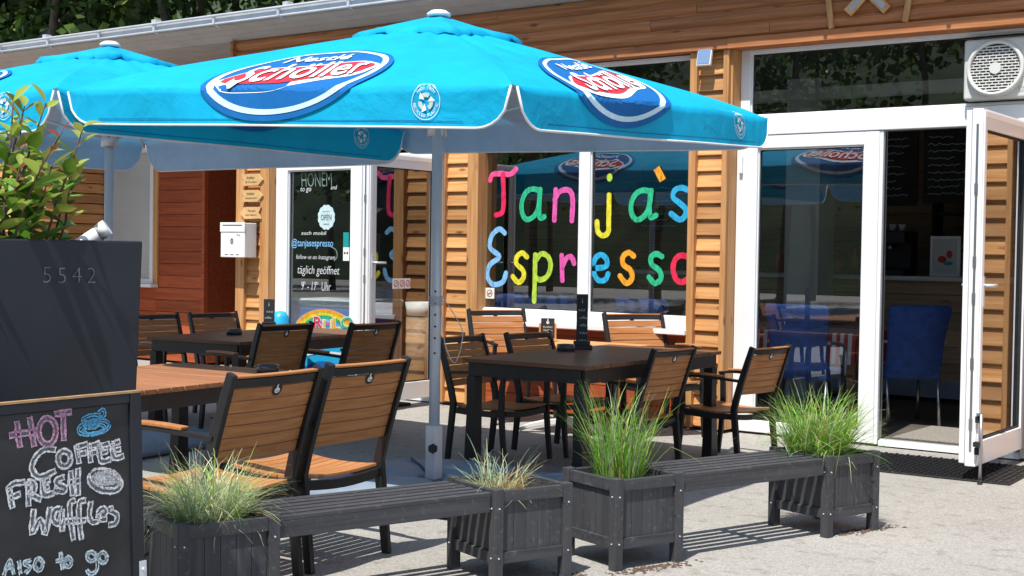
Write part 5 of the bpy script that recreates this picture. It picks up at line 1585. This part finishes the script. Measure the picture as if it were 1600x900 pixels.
LET = (('R', -0.06, 'paint_red', 0.03), ('U', 0.04, 'paint_yellow', 0.0), ('L', 0.12, 'paint_orange', 0.02), ('O', 0.225, 'paint_green', 0.03))
for ch_, x, m, rt in LET:
    mb.mat('paper'); put_text(mb, ch_, f0(0.006), 0.15, x, 0.765 + rt, 0.05)
for ch_, x, m, rt in LET:
    mb.mat(m); put_text(mb, ch_, f0(0.009), 0.15, x, 0.765 + rt, 0.012)
mb.mat('ice_navy'); disc(mb, f0(0.003), 0.0, 0.25, 0.24, 0.18, 28)
mb.mat('paper'); stroke(mb, [(-0.2, 0.48), (0.0, 0.52), (0.2, 0.50)], 0.02, f0(0.004))
mb.build('sign_artwork', None, sgn)
t = thing('sign_base', 'turquoise round water weight beside the left glass door frame', 'sign weight', (-9.66, 9.40, 0))
MB().lathe([(0.0, 0.0), (0.10, 0.0), (0.10, 0.66), (0.085, 0.80), (0.05, 0.85), (0.0, 0.86)], (0, 0, 0), 24).build('weight_body', 'ice_blue', t)
MB().lathe([(0.102, 0.0), (0.102, 0.05), (0.0, 0.05)], (0, 0, 0.0), 24).build('weight_band', 'white_paint', t)
# chest freezer and fittings seen through the left door
t = thing('chest_freezer', 'blue ice cream freezer with a white lid just inside the left glass door', 'freezer', (-9.95, 10.62, 0.05), R(0))
MB().box(-0.55, 0.55, -0.35, 0.35, 0.0, 0.82).build('freezer_body', 'ice_navy', t, bevel=0.03, segs=3)
MB().box(-0.56, 0.56, -0.36, 0.36, 0.821, 0.90).build('freezer_lid', 'white_paint', t, bevel=0.03, segs=3)
MB().box(-0.5, 0.5, -0.3625, -0.3605, 0.84, 0.88).build('lid_seal', 'weight_grey', t)

# ------------------------------------------------------------------ furniture inside
def covered_chair(label, x, y, deg, z=0.051):
    t = thing('covered_chair', label, 'chair', (x, y, z), R(deg), 'blue covered dining chairs inside')
    mb = MB(); n = 14
    vs = []; fs = []
    hts = [0.40, 0.50, 0.62, 0.76, 0.90, 1.0, 1.03]
    for i, zz in enumerate(hts):
        yy = -0.20 - 0.16 * max(0, (zz - 0.42) / 0.6) ** 1.2
        hw = 0.225 + 0.030 * (zz - 0.4) / 0.6 - (0.025 if i == len(hts) - 1 else 0)
        th = 0.05 if i < len(hts) - 1 else 0.025
        ring = [(-hw, yy - th * .6), (0, yy - th), (hw, yy - th * .6), (hw + .012, yy), (hw, yy + th * .6), (0, yy + th * .7), (-hw, yy + th * .6), (-hw - .012, yy)]
        vs += [(a + 0.006 * math.sin(9 * zz + a * 20), b + 0.008 * math.sin(13 * zz + a * 14), zz) for a, b in ring]
    for i in range(len(hts) - 1):
        for k in range(8): fs.append((i * 8 + k, i * 8 + (k + 1) % 8, (i + 1) * 8 + (k + 1) % 8, (i + 1) * 8 + k))
    fs += [tuple(range(8))[::-1], tuple(range(48, 56))]
    mb.add(vs, fs, True); mb.build('backrest', 'navy_cover', t)
    MB().box(-0.24, 0.24, -0.24, 0.26, 0.40, 0.49).build('seat', 'navy_cover', t, bevel=0.03, segs=3)
    for sx in (-1, 1):
        MB().tube([(sx * 0.22, 0.24, 0.0), (sx * 0.22, 0.22, 0.40)], 0.014, 10).build('leg', 'steel', t)
        MB().tube([(sx * 0.22, -0.27, 0.0), (sx * 0.22, -0.21, 0.40)], 0.014, 10).build('leg', 'steel', t)
        MB().tube(smooth_path([(sx * 0.25, -0.28, 0.72), (sx * 0.27, 0.0, 0.70), (sx * 0.27, 0.20, 0.64), (sx * 0.26, 0.24, 0.42)], 4), 0.014, 8).build('armrest', 'steel', t)
    return t
cc = covered_chair('blue covered chair close behind the side pane next to the open door', -4.62, 10.60, 8)
def cdup(label, x, y, deg): return dup(cc, (x, y, 0.051), R(deg), label, 'blue covered dining chairs inside')
cdup('blue covered chair turned sideways, seen through the open doorway', -4.06, 11.35, 40)
cdup('blue covered chair inside, behind the lower left corner of the lettered window', -7.55, 10.62, 4)
cdup('blue covered chair inside, just left of the white mullion of the lettered window', -7.00, 10.66, -3)
cdup('blue covered chair inside, behind the lower right of the lettered window', -6.07, 10.62, 3)
t = thing('dining_table', 'dining table inside under a red and white striped cloth', 'table', (-5.00, 11.65, 0.05))
cl = MB(); n = 30
for i in range(n):
    x0 = -0.55 + 1.1 * i / n; x1 = x0 + 1.1 / n
    cl.mat('red_cloth' if i % 2 else 'paper')
    cl.add([(x0, -0.4, 0.755), (x1, -0.4, 0.755), (x1, 0.4, 0.755), (x0, 0.4, 0.755), (x0, -0.42, 0.48), (x1, -0.42 - 0.01 * (i % 3), 0.48)], [(0, 1, 2, 3), (4, 5, 1, 0)])
cl.mat('red_cloth').add([(0.55, -0.4, 0.755), (0.55, 0.4, 0.755), (0.57, 0.42, 0.48), (0.57, -0.42, 0.48)], [(0, 1, 2, 3)])
cl.build('striped_cloth', None, t)
MB().box(-0.54, 0.54, -0.39, 0.39, 0.715, 0.752).build('tabletop', 'counter_wood', t)
for sx in (-1, 1):
    for sy in (-1, 1): MB().box(sx * 0.48 - .03, sx * 0.48 + .03, sy * 0.33 - .03, sy * 0.33 + .03, 0, 0.714).build('leg', 'counter_wood', t)
t = thing('bar_counter', 'long wooden bar counter with a pale top inside the cafe', 'counter', (-4.6, 13.2, 0.05))
mb = MB(); plank_wall(mb, -3.2, 3.2, -0.02, 0.05, 1.20, 0.17); mb.build('counter_front', 'counter_wood', t)
MB().box(-3.25, 3.25, -0.12, 0.55, 1.201, 1.245).build('counter_top', 'appliance', t, bevel=0.005)
MB().box(-3.2, 3.2, 0.02, 0.5, 0, 1.19).build('counter_body', 'dark_room', t)
MB().box(-3.2, 3.2, -0.050, -0.042, 0.05, 0.22).build('kick_board', 'weight_grey', t)
for i, (x, wd_, z0, z1, lb) in enumerate(((-5.22, 0.50, 2.04, 2.83, 'chalked menu board hanging left in the open doorway'), (-4.58, 0.66, 2.06, 2.84, 'chalked menu board hanging right in the open doorway'), (-7.95, 1.0, 1.75, 2.35, 'chalked menu board deep inside behind the lettered window'), (-6.3, 0.8, 2.75, 3.15, 'menu board seen through the band of glass above the side pane'))):
    t = thing('menu_board', lb, 'menu board', (x, 14.2 if i < 3 else 13.6, 0), 0, 'chalked menu boards inside')
    MB().box(-wd_ / 2, wd_ / 2, -0.012, 0.012, z0, z1).build('board_panel', 'chalk_black', t, bevel=0.004)
    ink = MB(); z = z1 - 0.08; q = random.Random(i)
    while z > z0 + 0.06:
        stroke(ink, [(-wd_ * 0.42 + 0.02 * k, z + q.uniform(-0.012, 0.012)) for k in range(int(wd_ * q.uniform(0.4, 0.8) / 0.02))], 0.008, lambda a, b: Vector((a, -0.014, b)), ends=False); z -= 0.075
    ink.build('chalk_lines', 'chalk_pale', t)
    MB().box(-wd_ / 2 + .05, -wd_ / 2 + .06, -0.003, 0.003, z1, 3.25).box(wd_ / 2 - .06, wd_ / 2 - .05, -0.003, 0.003, z1, 3.25).build('hanger', 'steel', t)
t = thing('picture_frame', 'white framed picture leaning on the bar counter in the doorway', 'picture frame', (-4.36, 13.30, 1.296))
Tf = Matrix.Rotation(R(-9), 4, 'X')
frame(MB(), -0.15, 0.15, 0.0, 0.40, -0.012, 0.012, 0.03, 0.03, 0.03, 0.03).build('frame', 'white_paint', t)
pic = MB().mat('curtain_grey').box(-0.12, 0.12, -0.004, 0.004, 0.03, 0.37)
pic.mat('red_cloth'); disc(pic, lambda a, b: Vector((a, -0.006, b)), -0.03, 0.17, 0.045, 0.035, 16); disc(pic, lambda a, b: Vector((a, -0.006, b)), 0.04, 0.22, 0.03, 0.04, 16); pic.mat('sign_teal'); disc(pic, lambda a, b: Vector((a, -0.007, b)), 0.03, 0.13, 0.05, 0.02, 16); pic.build('picture', None, t)
t = thing('back_shelf', 'dark shelf unit with bottles behind the bar, right of the doorway', 'shelf', (-4.35, 14.85, 0.05))
mb = MB()
for z in (1.1, 1.5, 1.9, 2.3): mb.box(-0.6, 0.6, -0.15, 0.15, z, z + 0.03)
mb.box(-0.63, -0.602, -0.15, 0.15, 1.0, 2.4).box(0.602, 0.63, -0.15, 0.15, 1.0, 2.4); mb.build('shelving', 'dark_room', t)
for i, (x, z, m) in enumerate([(-7.3 + 0.28 * k, 1.2965, ('smoked_plastic', 'sign_teal', 'orange_wood', 'white_paint', 'red_cloth')[k % 5]) for k in range(9)]):
    mb = MB().lathe([(0.0, 0), (0.04, 0), (0.042, 0.16), (0.018, 0.22), (0.016, 0.27), (0.0, 0.272)], (0, 0, 0), 14)
    tag(mb.build('bottle', m, None, loc=(x, 13.4, z)), 'bottle standing in the row on the bar counter behind the window', 'bottle', 'bottles on the bar counter')
t = thing('coffee_machine', 'dark coffee machine on the bar counter seen through the doorway', 'coffee machine', (-5.05, 13.42, 1.296))
MB().box(-0.30, 0.30, -0.2, 0.2, 0.0, 0.06).box(-0.30, 0.30, 0.0, 0.2, 0.0602, 0.45).box(-0.30, 0.30, -0.2, -0.0005, 0.32, 0.45).build('machine_body', 'vent_dark', t, bevel=0.015)
MB().tube([(-0.12, -0.1, 0.31), (-0.12, -0.1, 0.26)], 0.035, 14).tube([(-0.12, -0.12, 0.28), (-0.12, -0.27, 0.27)], 0.012, 8).build('brew_group', 'steel', t)
MB().tube([(0.12, -0.1, 0.31), (0.12, -0.1, 0.26)], 0.035, 14).build('brew_group', 'steel', t)
for k in range(5):
    cpx = MB().lathe([(0.0, 0.005), (0.025, 0.0), (0.038, 0.07), (0.034, 0.07), (0.022, 0.01), (0.0, 0.01)], (0, 0, 0), 14)
    tag(cpx.build('cup', 'white_paint', None, loc=(-5.26 + 0.10 * k, 13.45, 1.7465)), 'white cup standing on top of the coffee machine', 'cup', 'cups on the coffee machine')
t = thing('flower_basket', 'basket of red and orange flowers on the bar counter behind the side pane', 'flower basket', (-5.55, 13.25, 1.296))
MB().lathe([(0.0, 0.0), (0.13, 0.0), (0.17, 0.14), (0.15, 0.14), (0.0, 0.12)], (0, 0, 0), 16).build('basket', 'orange_wood', t)
fl = MB(); q = random.Random(3)
for k in range(26):
    a, r_ = q.uniform(0, 6.28), 0.2 * math.sqrt(q.random()); fl.mat(q.choice(['red_cloth', 'paint_red', 'paint_orange', 'bush_leaf', 'bush_leaf']))
    fl.lathe([(0.0, -0.02), (0.03, 0.0), (0.02, 0.03), (0.0, 0.035)], (r_ * math.cos(a), r_ * math.sin(a), 0.18 + q.uniform(0, 0.08)), 8)
fl.build('flowers', None, t)
t = thing('white_bowl', 'white pot standing inside the doorway behind the open left door leaf', 'pot', (-8.80, 10.55, 0.05))
MB().lathe([(0.0, 0.0), (0.16, 0.0), (0.16, 0.75), (0.0, 0.75)], (0, 0, 0), 20).build('pot_stand', 'counter_wood', t)
MB().lathe([(0.10, 0.751), (0.15, 0.76), (0.17, 0.90), (0.155, 0.90), (0.14, 0.80), (0.0, 0.79)], (0, 0, 0), 24).build('pot', 'white_paint', t)

# ------------------------------------------------------------------ trees
def tree_meshes(seed, H, spread, n, trunk_r, leafmats, lsize):
    q = random.Random(seed); tk = MB(); cr = MB()
    bend = [Vector((q.gauss(0, 0.12) * k, q.gauss(0, 0.12) * k, H * 0.92 * k / 5)) for k in range(6)]
    tk.tube(bend, [trunk_r * (1 - 0.15 * k) for k in range(6)], 8)
    tips = []
    for i in range(15):
        f = q.uniform(0.30, 0.97); base = bend[0].lerp(bend[5], f)
        a = q.uniform(0, 6.28); L = spread * q.uniform(0.5, 1.05) * (1.15 - 0.6 * f)
        d = Vector((math.cos(a), math.sin(a), q.uniform(0.15, 0.7))) * L
        m = base + d * 0.5 + Vector((0, 0, 0.1 * L))
        tk.tube([base, m, base + d], [trunk_r * 0.35, trunk_r * 0.22, trunk_r * 0.07], 5)
        tips += [base + d, m, base + d * 0.75 + Vector((q.gauss(0, .4), q.gauss(0, .4), q.gauss(0, .3)))]
    tips.append(bend[5])
    for i in range(n):
        c = q.choice(tips); s_ = spread * 0.24
        p = c + Vector((q.gauss(0, s_), q.gauss(0, s_), q.gauss(0, s_ * 0.75)))
        a, b = q.uniform(0, 6.28), q.gauss(0, 0.7)
        d = Vector((math.cos(a) * math.cos(b), math.sin(a) * math.cos(b), math.sin(b))); u = d.cross(Vector((q.gauss(0, 1), q.gauss(0, 1), q.gauss(0, 1)))).normalized()
        L = lsize * q.uniform(0.6, 1.3); cr.mat(q.choice(leafmats))
        cr.add([p - d * L * .5, p + u * L * .32 + d * L * 0.05, p + d * L * .5, p - u * L * .32 + d * L * 0.05], [(0, 1, 2, 3)])
    return tk, cr
protos = []
for k, (H, sp, mats) in enumerate(((13.5, 3.0, ['leaf_dark', 'leaf_mid', 'leaf_mid']), (12.0, 2.6, ['leaf_dark', 'leaf_dark', 'leaf_mid', 'leaf_light']), (15.0, 3.2, ['leaf_dark', 'leaf_mid', 'leaf_light']))):
    tk, cr = tree_meshes(40 + k, H, sp, 3400, 0.16, mats, 0.34)
    protos.append((tk, cr))
made = {}
def place_tree(k, x, y, rz, s_, label, group):
    if k not in made:
        t = thing('woodland_tree', label, 'tree', (x, y, -0.2), rz, group); t.scale = (s_,) * 3
        protos[k][0].build('trunk', 'bark', t); protos[k][1].build('crown', None, t)
        made[k] = t; return
    dup(made[k], (x, y, -0.2), rz, label, group, s_)
q = random.Random(77)
GR = 'trees of the wood behind the roof'
for i in range(24):
    x = -46 + 30 * ((i * 7) % 24) / 23 + q.uniform(-0.6, 0.6); y = 20.5 + 2.4 * (i % 4) + q.uniform(-0.8, 0.8)
    place_tree(i % 3, x, y, q.uniform(0, 6.28), q.uniform(0.85, 1.15), 'dark leafy tree of the wood rising behind the roof', GR)
GR2 = 'trees across the yard mirrored in the glass'
for i in range(15):
    x = -44 + 44 * i / 14 + q.uniform(-1, 1); y = -15.5 - 3.0 * (i % 3) + q.uniform(-0.8, 0.8)
    place_tree(i % 3, x, y, q.uniform(0, 6.28), q.uniform(0.75, 1.0), 'leafy tree across the yard, mirrored in the shop glass', GR2)
